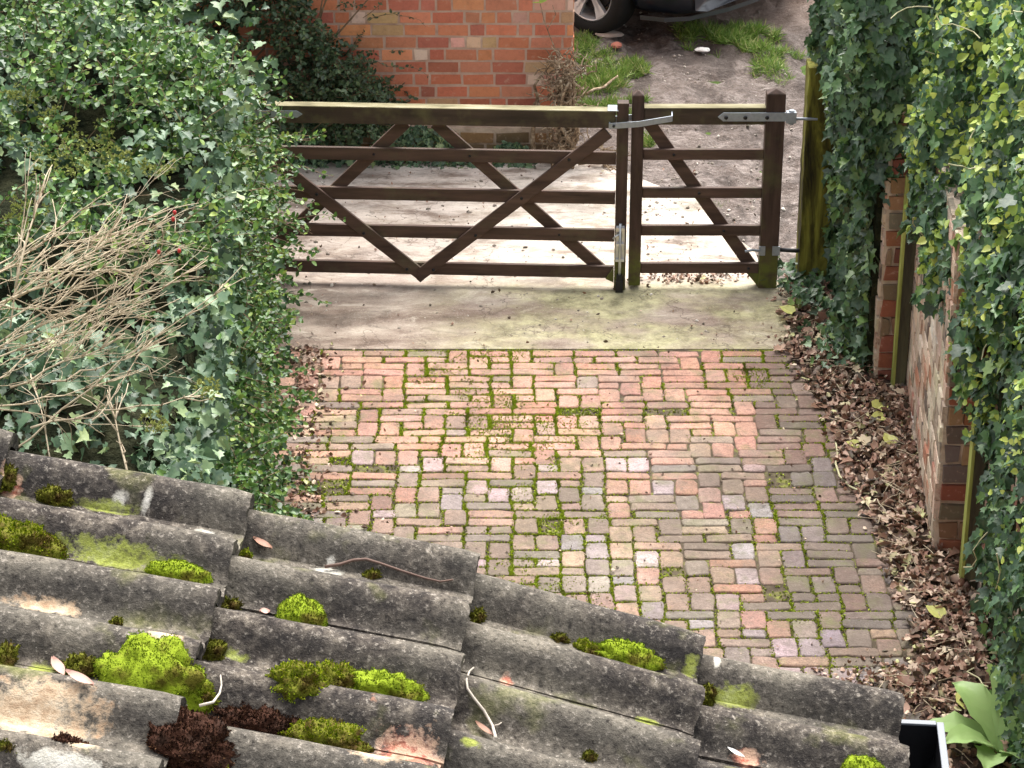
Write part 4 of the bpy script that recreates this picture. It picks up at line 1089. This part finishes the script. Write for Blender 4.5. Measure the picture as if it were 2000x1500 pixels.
# pebbles / debris single items
def lump(name, c_, rx, ry, rz_, mat, label, cat, seed=0):
    b = MB(); nu, nv_ = 12, 8; v = []
    for i in range(nv_ + 1):
        th = math.pi * i / nv_
        for j in range(nu):
            ph = 2 * math.pi * j / nu; d_ = np.array([math.sin(th) * math.cos(ph), math.sin(th) * math.sin(ph), math.cos(th)])
            k = 1 + .25 * nz(d_[0] + seed, d_[1], d_[2], 1.6); v.append(d_ * (rx, ry, rz_) * k)
    b.add(v, [(i*nu+j, (i+1)*nu+j, (i+1)*nu+(j+1) % nu, i*nu+(j+1) % nu) for i in range(nv_) for j in range(nu)])
    o = b.build(name, MAT[mat], smooth=False); o.location = c_; return tag(o, label, cat)
p = G(1372, 101); lump('paper_scrap', (p[0], p[1], hgt(p[0], p[1]) + .01), .055, .035, .015, 'paper', 'crumpled white scrap lying on mud by the grass bank', 'litter', 3)
p = G(1204, 97); lump('brick_fragment', (p[0], p[1], hgt(p[0], p[1]) + .01), .04, .05, .02, 'red_brick_bit', 'broken red brick piece on mud below the car wheel', 'brick', 5)
p = G(1190, 70); lump('stone', (p[0], p[1], hgt(p[0], p[1]) + .0), .10, .07, .02, 'stone', 'flat pale stone in the mud under the car tyre', 'stone', 8)
b = MB(); pts = [(1145,197),(1160,188),(1178,185),(1195,170),(1206,162)]
b.tube([np.array(G(x, y)) + (0, 0, .05) for x, y in pts], [.011, .010, .010, .009, .006], 7); tag(b.build('fallen_branch', MAT['deadwood'], smooth=True), 'crooked pale stick on grass right of the dead stump', 'branch')

ico_v = np.array([(0,0,.45),(.5,0,.1),(.15,.48,.12),(-.42,.3,.08),(-.4,-.3,.1),(.16,-.46,.09),(.5,0,-.2),(-.4,.3,-.2),(-.4,-.3,-.2)]); ico_f = np.array([(0,1,2),(0,2,3),(0,3,4),(0,4,5),(0,5,1),(1,6,2),(2,7,3),(3,8,4),(4,8,5),(5,6,1),(2,6,7)])
P = []; S = []
for _ in range(2600):
    if random.random() < .75: y = random.uniform(13.5, 19.5); x = random.uniform(.3, 1.9) + (0 if y > 15.5 else .4)
    else: y = random.uniform(12.5, 15.3); x = random.uniform(-1.4, 1.5); 
    if nz(x, y, 6, 2.2) < -.1 : continue
    P.append((x, y, hgt(x, y) - .010 if x > 1.1 or y > 15.4 else .004)); S.append(.007 + .022 * random.random() ** 4)
P = np.array(P); k = len(P)
tag(inst('pebbles', ico_v, ico_f, P, frames(np.tile([0, 0, 1.], (k, 1)) + rng.normal(0, .2, (k, 3)), rng.normal(0, 1, (k, 3))), np.array(S)[:, None] * rng.uniform(.6, 1.3, (k, 3)), leaf_mat('pebble', [(0, (.10,.08,.07)), (.6, (.34,.28,.25)), (1, (.72,.66,.60))], .8, .2, trans=0)), 'small pale stones scattered over the muddy track and concrete', 'stones', kind='stuff')

# ------------------------------------------------------------------ large leaved plant
pl_ = empty('broad_leaf_plant', (1.97, 8.60, 0)); pl_.scale = (1.25, 1.25, 1.1)
tag(pl_, 'broad pale green leaved plant below the ivy at the bottom right', 'plant')
for k_, (az, ln, wd, up) in enumerate(((-.25,.24,.10,.35),(2.9,.26,.10,.30),(.4,.30,.12,.8),(1.2,.26,.11,.9),(-2.0,.22,.09,.35),(3.6,.24,.09,.5),(2.2,.24,.09,.7),(-1.2,.24,.10,.4),(.9,.32,.13,1.1),(-.7,.26,.10,.6))):
    b = MB(); v = []; n_ = 9
    for i in range(n_):
        t_ = i / (n_ - 1); wdt = wd * math.sin(math.pi * min(1, .06 + t_ * .94)) ** .75 * (.6 + .4 * math.sin(math.pi * t_)); r_ = ln * t_; z = .03 + up * ln * math.sin(t_ * 1.9)
        wdt *= 1.35 * (1 + .10 * math.sin(i * 2.6 + k_))
        for s in (-1, -.5, 0, .5, 1):
            x = r_; y = s * wdt / 2; v.append((x * math.cos(az) - y * math.sin(az), x * math.sin(az) + y * math.cos(az), z + abs(s) * wdt * .22 + .006 * math.sin(i * 2.3 + s * 3)))
    b.add(v, [(i*5+j, i*5+j+1, (i+1)*5+j+1, (i+1)*5+j) for i in range(n_-1) for j in range(4)])
    b.build('leaf', MAT['big_leaf'], pl_, smooth=True)

# ------------------------------------------------------------------ car beyond
carr = empty('parked_car', (0, 0, 0))
tag(carr, 'dark navy hatchback parked on the mud behind the brick building', 'car')
HD = rad(-40)     # heading: to the right and towards the house
def section(x, prof):  # prof list of (y,z) half, mirrored
    return [(x, y, z) for y, z in prof] + [(x, -y, z) for y, z in prof[::-1]]
st_prof = [
 (-.82, [(.55,.26),(.70,.30),(.72,.50),(.70,.62),(.55,.70),(.2,.74)]),
 (-.70, [(.66,.20),(.80,.26),(.83,.52),(.80,.68),(.62,.78),(.3,.82)]),
 (-.35, [(.70,.19),(.86,.24),(.89,.55),(.86,.78),(.70,.88),(.3,.92)]),
 (.30, [(.70,.19),(.86,.24),(.90,.58),(.87,.88),(.72,.97),(.3,1.00)]),
 (.95, [(.70,.19),(.86,.22),(.90,.58),(.88,.92),(.68,1.20),(.3,1.25)]),
 (1.60, [(.70,.19),(.86,.22),(.90,.58),(.88,.95),(.60,1.44),(.3,1.47)]),
 (2.50, [(.70,.19),(.86,.22),(.90,.58),(.88,.97),(.60,1.43),(.3,1.46)]),
 (3.10, [(.70,.20),(.85,.26),(.88,.60),(.86,.98),(.62,1.30),(.3,1.34)]),
 (3.45, [(.60,.28),(.78,.32),(.80,.60),(.78,.90),(.60,.98),(.3,1.02)])]
b = MB(); n_ = 12; v = []
for x, pr in st_prof: v += section(-x, pr)      # car local: +x is forward, front axle at x=0
f = [(i*n_+k, (i+1)*n_+k, (i+1)*n_+(k+1) % n_, i*n_+(k+1) % n_) for i in range(len(st_prof)-1) for k in range(n_)] + [tuple(range(n_))[::-1], tuple((len(st_prof)-1)*n_+k for k in range(n_))]
b.add(v, f); body = b.build('body', MAT['car_paint'], carr, smooth=True)
sub = body.modifiers.new('sub', 'SUBSURF'); sub.levels = 2; sub.render_levels = 2
cut = MB()
for x in (0, -2.6):
    for s in (-1, 1): cut.tube([(x, s * .62, .33), (x, s * 1.1, .33)], .37, 28)
cutter = cut.build('cut', MAT['tyre'])
bo = body.modifiers.new('b', 'BOOLEAN'); bo.object = cutter; bo.operation = 'DIFFERENCE'; bo.solver = 'EXACT'
dg = bpy.context.evaluated_depsgraph_get(); me = bpy.data.meshes.new_from_object(body.evaluated_get(dg)); body.modifiers.clear(); body.data = me
bpy.data.objects.remove(cutter)
b = MB()   # lower lip and sill
def lipcurve(off, z): return [(-.42, .865 + off, z), (.45, .86 + off, z), (.62, .80 + off, z), (.74 + off, .66, z), (.83 + off, .3, z), (.85 + off, 0, z), (.83 + off, -.3, z), (.74 + off, -.66, z), (.62, -.80 - off, z), (.45, -.86 - off, z)]
for seg in (lipcurve(.0, .0)[1:],):
    A_ = [(x, y, .20) for x, y, z in seg]; B_ = [(x * 1.006, y * 1.006, .235) for x, y, z in seg]; C_ = [(x * .93, y * .93, .20) for x, y, z in seg]; m_ = len(seg)
    b.add(A_ + B_ + C_, [(i, i+1, m_+i+1, m_+i) for i in range(m_-1)] + [(2*m_+i, 2*m_+i+1, i+1, i) for i in range(m_-1)])
b.build('bumper_lip', MAT['car_trim'], carr)
b = MB(); b.box((.850, -.26, .33), (.872, .26, .44)); b.build('number_plate', MAT['plate'], carr, bevel=.003)
for s in (-1, 1):
    b = MB(); b.add([(.60, s*.78, .62), (.78, s*.55, .60), (.74, s*.52, .70), (.52, s*.76, .74)], [(0,1,2,3)]); h_ = b.build('headlight', MAT['lamp_lens'], carr); so = h_.modifiers.new('s', 'SOLIDIFY'); so.thickness = .02
    b = MB(); b.add([(-.60, s*.888, .93), (-2.95, s*.875, 1.0), (-2.75, s*.665, 1.34), (-1.45, s*.66, 1.38)], [(0,1,2,3)]); h_ = b.build('side_window', MAT['car_glass'], carr); so = h_.modifiers.new('s', 'SOLIDIFY'); so.thickness = .02
def ring_lathe(prof, n=48):
    v = []; m_ = len(prof)
    for k in range(n):
        a_ = 2 * math.pi * k / n
        for r_, y in prof: v.append((r_ * math.cos(a_), y, r_ * math.sin(a_)))
    return v, [(k*m_+i, k*m_+i+1, ((k+1) % n)*m_+i+1, ((k+1) % n)*m_+i) for k in range(n) for i in range(m_-1)]
for x in (0, -2.6):
    for s in (-1, 1):
        wh = empty('wheel'); wh.parent = carr; wh.location = (x, s * .80, .325); wh.rotation_euler.z = (0 if s < 0 else math.pi) + (rad(0) if x == 0 else 0)
        b = MB(); v, f = ring_lathe([(.215,.09),(.225,.10),(.28,.105),(.318,.085),(.325,.06),(.325,-.06),(.318,-.085),(.28,-.105),(.225,-.10),(.215,-.09)]); b.add(v, f); ty = b.build('tyre', MAT['tyre'], wh, smooth=True)
        b = MB(); v, f = ring_lathe([(.218,-.10),(.222,-.092),(.208,-.088),(.198,-.05),(.195,.07)]); b.add(v, f)
        for k in range(5):
            a_ = 2 * math.pi * k / 5 + .31
            for dd in (-.13, .13):
                def pt(r_, w2, y): return (r_ * math.cos(a_ + dd * (r_ / .21) * .9) - w2 * math.sin(a_), y, r_ * math.sin(a_ + dd * (r_ / .21) * .9) + w2 * math.cos(a_))
                vv = []
                for r_, w2, y in ((.03, .016, -.075), (.12, .017, -.078), (.206, .026, -.092)):
                    vv += [pt(r_, -w2, y), pt(r_, w2, y), pt(r_, w2, y + .03), pt(r_, -w2, y + .03)]
                b.add(vv, [(i*4+q, i*4+(q+1) % 4, (i+1)*4+(q+1) % 4, (i+1)*4+q) for i in range(2) for q in range(4)])
        b.tube([(0, -.04, 0), (0, -.085, 0)], [.055, .045], 16); b.build('rim', MAT['alloy'], wh, smooth=False)
        b = MB(); b.tube([(0, .02, 0), (0, -.02, 0)], .15, 24); b.build('brake_disc', MAT['black_iron'], wh)
q = G(1163, 64)
# near-side front wheel centre on the ground at q
ca, sa = math.cos(HD), math.sin(HD)
lx_, ly_ = 0, -.80
carr.rotation_euler.z = HD
carr.location = (q[0] - (lx_ * ca - ly_ * sa), q[1] - (lx_ * sa + ly_ * ca) + .05, hgt(q[0], q[1]) - .01)

# ------------------------------------------------------------------ tiled roof in the foreground
AZR = rad(4.75); O_ = np.array([-.0496, 3.239, 4.026]); Fd = np.array([math.sin(AZR), math.cos(AZR), 0]); Rd = np.array([math.cos(AZR), -math.sin(AZR), 0])
def verge_hit(px, py):
    r_ = ray(px, py); t_ = ((O_ - CAM) @ Fd) / (r_ @ Fd); return CAM + r_ * t_
ends = [verge_hit(*q) for q in ((25,845),(493,963),(937,1085),(1378,1248),(1765,1362))]
starts = [verge_hit(*q) for q in ((27,884),(500,1003),(945,1130),(1385,1287))]
slope0 = (starts[0] - ends[0])
courses = []
dE = ends[1] - ends[0]
for k in (3, 2, 1):   # further up the slope, out of frame
    courses.append((ends[0] - dE * k + slope0, ends[0] - dE * (k - 1)))
for i in range(4): courses.append((starts[i], ends[i + 1]))
RS = .1362; RH = .042
def prof(v):  # v metres along the eave, 0 at the far verge crest
    u = (v / RS) % 1.0; u = min(u, 1 - u)          # 0 at crest .5 in trough
    c_ = max(0., math.cos(math.pi / 2 * min(1, u / .34))); return RH * (c_ ** .85) * (1 - .06 * math.sin(3 * u)) - RH
NU, NV = 16, 34
b = MB(); b.v = []; 
for ci, (S_, E_) in enumerate(courses):
    d_ = E_ - S_; L = np.linalg.norm(d_); d_ = d_ / L; up = np.cross(Rd, Fd); up = np.cross(d_, -Fd); up = up / np.linalg.norm(up)
    if up[2] < 0: up = -up
    for ti in range(0, 9):
        v0 = -.075 + ti * RS * 2 if ti else -.045; v1 = -.075 + (ti + 1) * RS * 2 - .003
        v0 = v0 + (.0 if ti else 0)
        lift = rng.normal(0, .0022); skew = rng.normal(0, .004); eshift = rng.normal(0, .004) if ti else 0
        vs = []
        for i in range(NU + 1):
            t_ = -.07 + (L + .07 + eshift) * i / NU
            for j in range(NV + 1):
                vv = v0 + (v1 - v0) * j / NV
                h_ = prof(vv) + lift + skew * (t_ / L) * .3
                if i == NU: h_ -= .0030
                h_ += .0012 * nz(vv, t_ + ci, ti, 18)
                ew = (.004 * nz(vv, ci, ti, 30) + .004 * nz(vv, ci, ti, 90)) if i == NU else 0
                vs.append(S_ + d_ * (t_ + ew) - Fd * vv + up * h_)
        nb_ = NV + 1; f = [(i*nb_+j, i*nb_+j+1, (i+1)*nb_+j+1, (i+1)*nb_+j) for i in range(NU) for j in range(NV)]
        base = len(vs)
        for j in range(NV + 1): vs.append(vs[NU*nb_+j] - up * .024 + d_ * (-.003))
        f += [(NU*nb_+j, NU*nb_+j+1, base+j+1, base+j) for j in range(NV)]
        s0 = len(vs)
        for i in range(NU + 1): vs.append(vs[i*nb_] - up * .024)
        f += [(i*nb_, (i+1)*nb_, s0+i+1, s0+i) for i in range(NU)]
        s1 = len(vs)
        for i in range(NU + 1): vs.append(vs[i*nb_+NV] - up * .018)
        f += [((i+1)*nb_+NV, i*nb_+NV, s1+i, s1+i+1) for i in range(NU)]
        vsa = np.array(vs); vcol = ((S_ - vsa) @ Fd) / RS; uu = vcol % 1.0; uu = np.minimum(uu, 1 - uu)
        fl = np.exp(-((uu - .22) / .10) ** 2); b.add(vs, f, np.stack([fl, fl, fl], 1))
ob = empty('outbuilding', (.2, 2.2, 0))
tag(ob, 'low building with weathered grey ribbed tile roof carrying moss, in the foreground', 'building')
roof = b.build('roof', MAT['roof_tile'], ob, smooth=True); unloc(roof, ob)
roof.data.set_sharp_from_angle(angle=rad(50))
bvh = BVHTree.FromPolygons([tuple(v_) for v_ in np.concatenate(b.v)], b.f)
def hit(px, py):
    r_ = ray(px, py); h_ = bvh.ray_cast(Vector(CAM), Vector(r_).normalized())
    return (np.array(h_[0]), np.array(h_[1])) if h_[0] is not None else (None, None)
# underlay, verge and walls below
Ee = ends[4]; Su = courses[0][0]
b = MB(); up_ = np.array([0, 0, 1.])
und = [Su - up_*.085, Ee - up_*.085 - Rd*.02, Ee - Fd*2.4 - up_*.085 - Rd*.02, Su - Fd*2.4 - up_*.085]
und2 = [p - up_*.05 for p in und]
und[0] = und[0] - Fd*.05; und[1] = und[1] - Fd*.05; und2[0] = und2[0] - Fd*.05; und2[1] = und2[1] - Fd*.05
b.add(und + und2, [(0,1,2,3),(7,6,5,4),(0,4,5,1),(1,5,6,2),(2,6,7,3),(3,7,4,0)]); unloc(b.build('roof_deck', MAT['black_iron'], ob), ob)
b = MB(); wi = [Su - Fd*.12 + Rd*.1, Ee - Fd*.12 - Rd*.12, Ee - Fd*2.3 - Rd*.12, Su - Fd*2.3 + Rd*.1]
b.add([(p[0], p[1], 0) for p in wi] + [(p[0], p[1], p[2] - .14) for p in wi], [(0,1,5,4),(1,2,6,5),(2,3,7,6),(3,0,4,7),(4,5,6,7)]); w_ = b.build('wall', MAT['mortar'], ob); unloc(w_, ob)
bb = MB(); A0 = np.array([wi[0][0], wi[0][1], 0]); A1 = np.array([wi[1][0], wi[1][1], 0]); Lw = np.linalg.norm(A1 - A0)
brick_face(bb, A1, (A0 - A1) / Lw, Fd, Lw, .0, min(wi[0][2], wi[1][2]) - .16, wallcol); A2 = np.array([wi[2][0], wi[2][1], 0])
brick_face(bb, A2, (A1 - A2) / np.linalg.norm(A1 - A2), Rd, np.linalg.norm(A1 - A2), 0., wi[1][2] - .16, wallcol); bb.build('brickwork', MAT['wall_brick'], w_)
# gutter
zl = Ee[2] - .075
g0 = G(1766, 1412, zl); g1 = G(1836, 1416, zl)
gwid = (g1 - g0) @ Rd
org = g1; Lg = 2.2
b = MB()
def chan(o0, s):  # section points from inner back to front lip
    return [o0 - Rd*.13*s + up_*.0, o0 - Rd*.125*s - up_*.06, o0 - Rd*.10 - up_*.08, o0 - Rd*.02 - up_*.08, o0 - Rd*.004 - up_*.055, o0]
n0 = chan(org, 1); n1_ = chan(org - Fd*Lg, 1)
b.add(n0 + n1_, [(i, i+1, 6+i+1, 6+i) for i in range(5)] + [(5,4,3,2,1,0)])
gt = b.build('gutter', MAT['gutter'], ob); so = gt.modifiers.new('s', 'SOLIDIFY'); so.thickness = .003; unloc(gt, ob)
b = MB(); e0 = org; 
def bar(bb, A_, B_, wv, hv): 
    A_, B_, wv, hv = map(np.array, (A_, B_, wv, hv)); bb.add([A_-wv, A_+wv, B_+wv, B_-wv, A_-wv+hv, A_+wv+hv, B_+wv+hv, B_-wv+hv], [(3,2,1,0),(4,5,6,7),(0,1,5,4),(1,2,6,5),(2,3,7,6),(3,0,4,7)])
bar(b, org + Fd*.002, org - Fd*Lg, Rd*.0055, up_*.004); bar(b, org - Rd*.006, org - Rd*.13, Fd*.0055, up_*.004)
unloc(b.build('gutter_lip', MAT['gutter_edge_highlight'], ob, bevel=.001), ob)

# moss cushions
SPX = 1340.
def moss(px, py, rx, ry, hgt_, kind, label, grp=None, lumps=1., seed=0, cat='moss', dens=1.):
    c_, n_ = hit(px, py + ry * .35)
    if c_ is None: return
    Rx, Ry = rx / SPX, ry / SPX * 1.25
    sl_ = unit(courses[5][1] - courses[5][0]); N_ = unit(np.cross(sl_, -Fd)); N_ = N_ if N_[2] > 0 else -N_
    fw = Fd
    root = empty('moss_clump' if kind != 'brown' else 'dead_moss_clump', c_)
    b = MB(); nu, nv_ = 40, 14; v = []; nrm = []
    def surf(th, ph):
        d_ = np.array([math.sin(th) * math.cos(ph), math.sin(th) * math.sin(ph), math.cos(th)])
        k = 1 + lumps * (.22 * nz(d_[0] + seed * 3.1, d_[1], d_[2], 1.7) + .20 * nz(d_[0] + seed, d_[1], d_[2] + 4, 4.0) + .10 * nz(d_[0], d_[1], d_[2] + seed, 9))
        q = d_ * k
        return sl_ * q[0] * Rx + fw * q[1] * Ry + N_ * (q[2] * hgt_ - .008), unit(sl_ * d_[0] / Rx + fw * d_[1] / Ry + N_ * d_[2] / hgt_)
    for i in range(nv_ + 1):
        for j in range(nu): v.append(surf(math.radians(112) * i / nv_, 2 * math.pi * j / nu)[0])
    b.add(v, [(i*nu+j, (i+1)*nu+j, (i+1)*nu+(j+1) % nu, i*nu+(j+1) % nu) for i in range(nv_) for j in range(nu)])
    mt = MAT[{'bright': 'moss_bright', 'mid': 'moss', 'dull': 'moss_dull', 'brown': 'moss_brown'}[kind]]
    b.build('cushion', mt if kind != 'mid' else MAT['moss_dull'], root, smooth=True)
    K = int(min(5200, 1600000 * Rx * Ry * dens)) + 120; P_, N2_ = [], []
    for _ in range(K):
        th = math.acos(1 - random.random() * 1.34); p_, q_ = surf(th, random.random() * 2 * math.pi); P_.append(p_); N2_.append(unit(q_ + rng.normal(0, .35, 3)))
    P_, N2_ = np.array(P_), np.array(N2_); sz = rng.uniform(.0018, .0036, K) * (1.3 if kind in ('brown', 'dull', 'mid') else .9)
    inst('shoots', TUFT_V, TUFT_F, P_, frames(N2_, rng.normal(0, 1, P_.shape)), np.stack([sz, sz, sz * 1.0], 1), mt, root)
    return tag(root, label, cat, grp)
gm_ = 'moss cushions growing on the tiled roof'
moss(45,1040,95,42,.030,'mid','wide yellow-green moss cushion at the far left, above the flat green patch',gm_,1.2,1)
moss(357,1113,66,26,.026,'bright','smooth bright lime moss dome at the right end of the flat green patch',gm_,.5,2)
moss(590,1192,50,40,.036,'bright','rounded bright lime moss dome alone in a trough of the second tile course',gm_,.5,3)
moss(110,960,38,20,.018,'dull','dull olive moss tuft beside two white chips on the uppermost tile row',gm_,1.5,4)
moss(15,920,18,22,.022,'dull','dark green moss plug in the tile step at far left, under the topmost tile end',gm_,1.5,5)
moss(300,1300,98,58,.050,'bright','largest bright green moss mound, above the upturned brown clump',gm_,1.0,6)
moss(395,1350,28,18,.018,'mid','small yellow-green moss lobe at the right foot of the largest mound',gm_,1.0,26)
moss(160,1298,36,22,.022,'dull','brown and olive moss tuft beside a pinkish leaf, left of the largest mound',gm_,1.5,7)
moss(8,1275,24,38,.026,'dull','yellow-brown moss clump cut by the left frame edge, below a dark ridge',gm_,1.5,8)
moss(585,1318,50,30,.026,'mid','olive moss cushion at the left end of the three joined clumps',gm_,1.4,9)
moss(655,1318,48,36,.030,'mid','lumpy olive moss cushion in the middle of three joined clumps',gm_,1.6,10)
moss(760,1342,76,40,.034,'bright','bright green moss cushion with rusty edge, right of the three joined clumps',gm_,1.3,11)
moss(365,1425,84,52,.034,'brown','square dark brown upturned clump of dead moss, below the largest mound',None,1.2,12,'dead moss')
moss(515,1402,78,34,.028,'brown','long dark brown dead clump between the square one and yellow moss',None,1.4,13,'dead moss')
moss(640,1440,76,38,.034,'mid','yellow-green moss cushion at the right end of the long brown clump',gm_,1.5,14)
moss(380,1498,72,18,.030,'mid','strip of yellow moss at the bottom frame edge under the square brown clump',gm_,1.4,15)
moss(1225,1268,72,36,.030,'bright','wide bright green moss cushion on the third tile course',gm_,1.2,16)
moss(1150,1262,36,18,.018,'mid','low yellow moss tail joined to the left of the wide third-course cushion',gm_,1.5,27)
moss(1095,1240,20,12,.013,'dull','tiny olive moss tuft left of the wide cushion on the third course',gm_,1.2,17)
moss(728,1116,19,13,.014,'dull','tiny moss tuft under the curved brown twig',gm_,1.2,18)
moss(478,1080,16,16,.014,'mid','small moss plug in the first tile step beside the curled brown leaf',gm_,1.3,19)
moss(450,1168,28,22,.014,'dull','loose olive moss in the first tile step, middle of the edge',gm_,1.8,20)
moss(420,1258,24,22,.018,'dull','round olive moss plug in the first tile step right of the largest mound',gm_,1.3,21)
moss(934,1192,15,26,.016,'dull','dark moss plug in the second tile step near the top roll',gm_,1.4,22)
moss(1386,1335,16,30,.016,'dull','dark olive moss plug in the third tile step',gm_,1.4,23)
moss(1690,1498,48,24,.028,'bright','bright lime moss dome at the bottom frame edge near the gutter',gm_,.5,24)
moss(1153,1470,15,12,.013,'dull','tiny brown-green moss tuft near the bottom, right of the forked pale twig',gm_,1.2,25)
moss(228,1211,16,12,.013,'dull','tiny dark moss tuft on a bare trough above the largest mound',gm_,1.3,28)
moss(135,1443,32,14,.012,'brown','flat dark brown flake of dead moss on the peach coloured patch',None,1.5,29,'dead moss')
moss(20,1448,22,10,.008,'dull','thin olive moss flake on the peach patch at far left',gm_,1.5,30)

# lichen and dust stains with their own outlines, part of the tile surface material
STAINS = [(60.0, 1402.0, 120.0, 28.0, 'peach'), (160.0, 1452.0, 34.0, 14.0, 'peach'), (120.0, 1488.0, 70.0, 9.0, 'white'), (790.0, 1480.0, 60.0, 22.0, 'red'), (735.0, 1475.0, 40.0, 12.0, 'peach'), (230.0, 1090.0, 110.0, 14.0, 'green'), (215.0, 995.0, 55.0, 6.0, 'green'), (232.0, 982.0, 17.0, 7.0, 'white'), (287.0, 978.0, 9.0, 8.0, 'white'), (640.0, 1118.0, 28.0, 10.0, 'white'), (645.0, 1100.0, 10.0, 5.0, 'white'), (400.0, 1038.0, 26.0, 5.0, 'white'), (20.0, 952.0, 26.0, 9.0, 'red'), (90.0, 1188.0, 70.0, 9.0, 'peach'), (320.0, 1240.0, 30.0, 9.0, 'peach'), (460.0, 1282.0, 24.0, 5.0, 'green'), (1430.0, 1365.0, 50.0, 10.0, 'green'), (1350.0, 1305.0, 20.0, 10.0, 'green'), (990.0, 1330.0, 14.0, 7.0, 'red'), (920.0, 1450.0, 20.0, 5.0, 'green'), (1400.0, 1292.0, 7.0, 9.0, 'white'), (1265.0, 1408.0, 30.0, 5.0, 'green'), (80.0, 1310.0, 30.0, 10.0, 'green'), (1455.0, 1485.0, 30.0, 8.0, 'red')]
TN = TILE.nt
nv3 = node(TN, 'ShaderNodeTexNoise'); nv3.inputs['Scale'].default_value = 45; nv3.inputs['Detail'].default_value = 5; nv3.inputs['Roughness'].default_value = .7; TILE.L(TILE.co, nv3.inputs['Vector'])
nv4 = TILE.noise(14, 3, .6, off=3)
SLd = unit(courses[5][1] - courses[5][0])
def vdot(vec_out, v_):
    n = node(TN, 'ShaderNodeVectorMath', operation='DOT_PRODUCT'); TILE.L(vec_out, n.inputs[0]); n.inputs[1].default_value = tuple(v_); return n.outputs['Value']
cc = TILE_C
STC = {'peach': [(.3, (.36,.22,.13)), (.5, (.66,.50,.34)), (.7, (.80,.70,.54))], 'white': [(.3, (.36,.34,.28)), (.6, (.70,.67,.60))],
       'green': [(.35, (.12,.12,.05)), (.5, (.32,.36,.07)), (.66, (.50,.54,.20))], 'red': [(.3, (.34,.24,.16)), (.48, (.66,.42,.30)), (.60, (.62,.16,.10)), (.8, (.74,.58,.44))]}
for kind_, stops_ in STC.items():
    acc = None
    for px, py, rx, ry, kd in STAINS:
        if kd != kind_: continue
        p_, n_ = hit(px, py)
        if p_ is None: continue
        sub_ = node(TN, 'ShaderNodeVectorMath', operation='SUBTRACT'); TILE.L(TILE.co, sub_.inputs[0]); sub_.inputs[1].default_value = tuple(p_)
        u_ = vdot(sub_.outputs[0], SLd / (rx / 1300)); w_2 = vdot(sub_.outputs[0], Fd / (ry / 640))
        d2 = TILE.math('SQRT', TILE.math('ADD', TILE.math('MULTIPLY', u_, u_), TILE.math('MULTIPLY', w_2, w_2)))
        acc = d2 if acc is None else TILE.math('MINIMUM', acc, d2)
    nn_ = TILE.math('ADD', TILE.math('MULTIPLY', TILE.math('SUBTRACT', nv3.outputs['Fac'], .5), 2.6), TILE.math('MULTIPLY', TILE.math('SUBTRACT', nv4, .5), 1.2))
    dd_ = TILE.math('ADD', acc, nn_)
    cc = TILE.mix(TILE.ramp(dd_, [(.55, .88), (1.05, 0.)]), cc, TILE.ramp(nv3.outputs['Fac'], stops_))
TILE.L(cc, TILE.b.inputs['Base Color'])
# twigs and leaves on the roof
def roof_twig(paths, rr, mat, label, lift=.006):
    b = MB()
    for pts, r_ in paths:
        P_ = []
        for x, y in pts:
            p_, n_ = hit(x, y)
            if p_ is not None: P_.append(p_ + (0, 0, lift))
        b.tube(P_, np.linspace(r_, r_ * .5, len(P_)), 7)
    tag(b.build('twig', MAT[mat], smooth=True), label, 'twig')
roof_twig([([(635,1114),(665,1109),(690,1101),(715,1099),(745,1108),(785,1122),(830,1136),(860,1143),(885,1139)], .0026)], 1, 'twig_brown', 'long curved dark brown twig lying along the upper tiles')
roof_twig([([(968,1448),(962,1425),(945,1395),(925,1370),(913,1352),(911,1335),(917,1318),(925,1311)], .0024), ([(965,1425),(975,1422),(980,1418)], .0014)], 1, 'twig_pale', 'pale forked twig standing out on the dark tile near the bottom centre')
roof_twig([([(393,1437),(420,1430),(432,1412),(436,1395),(434,1375)], .0020)], 1, 'twig_pale', 'short bent grey twig lying on the square brown clump', .045)
def roof_leaf(px, py, L, W, rot, mat, label, lift=.010):
    c_, n_ = hit(px, py); b = MB(); v = []; 
    for i in range(7):
        t_ = i / 6; w2 = W * math.sin(math.pi * (.05 + .9 * t_)) / 2
        for s in (-1, 0, 1):
            x, y, z = (t_ - .5) * L, s * w2, abs(s) * W * .25 + .1 * L * (t_ - .5) ** 2
            v.append((x * math.cos(rot) - y * math.sin(rot), x * math.sin(rot) + y * math.cos(rot), z))
    b.add(v, [(i*3+j, (i+1)*3+j, (i+1)*3+j+1, i*3+j+1) for i in range(6) for j in range(2)])
    o = b.build('dead_leaf', MAT[mat], smooth=True); o.location = c_ + (0, 0, lift - .004); o.rotation_euler = (.1, .25, 0)
    return tag(o, label, 'leaf')
roof_leaf(512,1070,.034,.014,-.5,'dead_leaf','curled brown leaf wedged in the first tile step')
roof_leaf(113,1312,.038,.016,-1.0,'pink_leaf','pinkish dead leaf left of the brown-olive moss tuft')
roof_leaf(155,1335,.042,.016,-.4,'pink_leaf','long pinkish leaf lying flat under the brown-olive moss tuft')
roof_leaf(945,1432,.034,.010,-.7,'dead_leaf','folded reddish-brown leaf under the forked pale twig')
roof_leaf(1436,1478,.028,.009,-.5,'paper','small whitish leaf scrap near the bottom of the last tile course')
roof_leaf(517,1203,.015,.012,.3,'pink_leaf','tiny pale pink flake left of the lone bright moss dome')
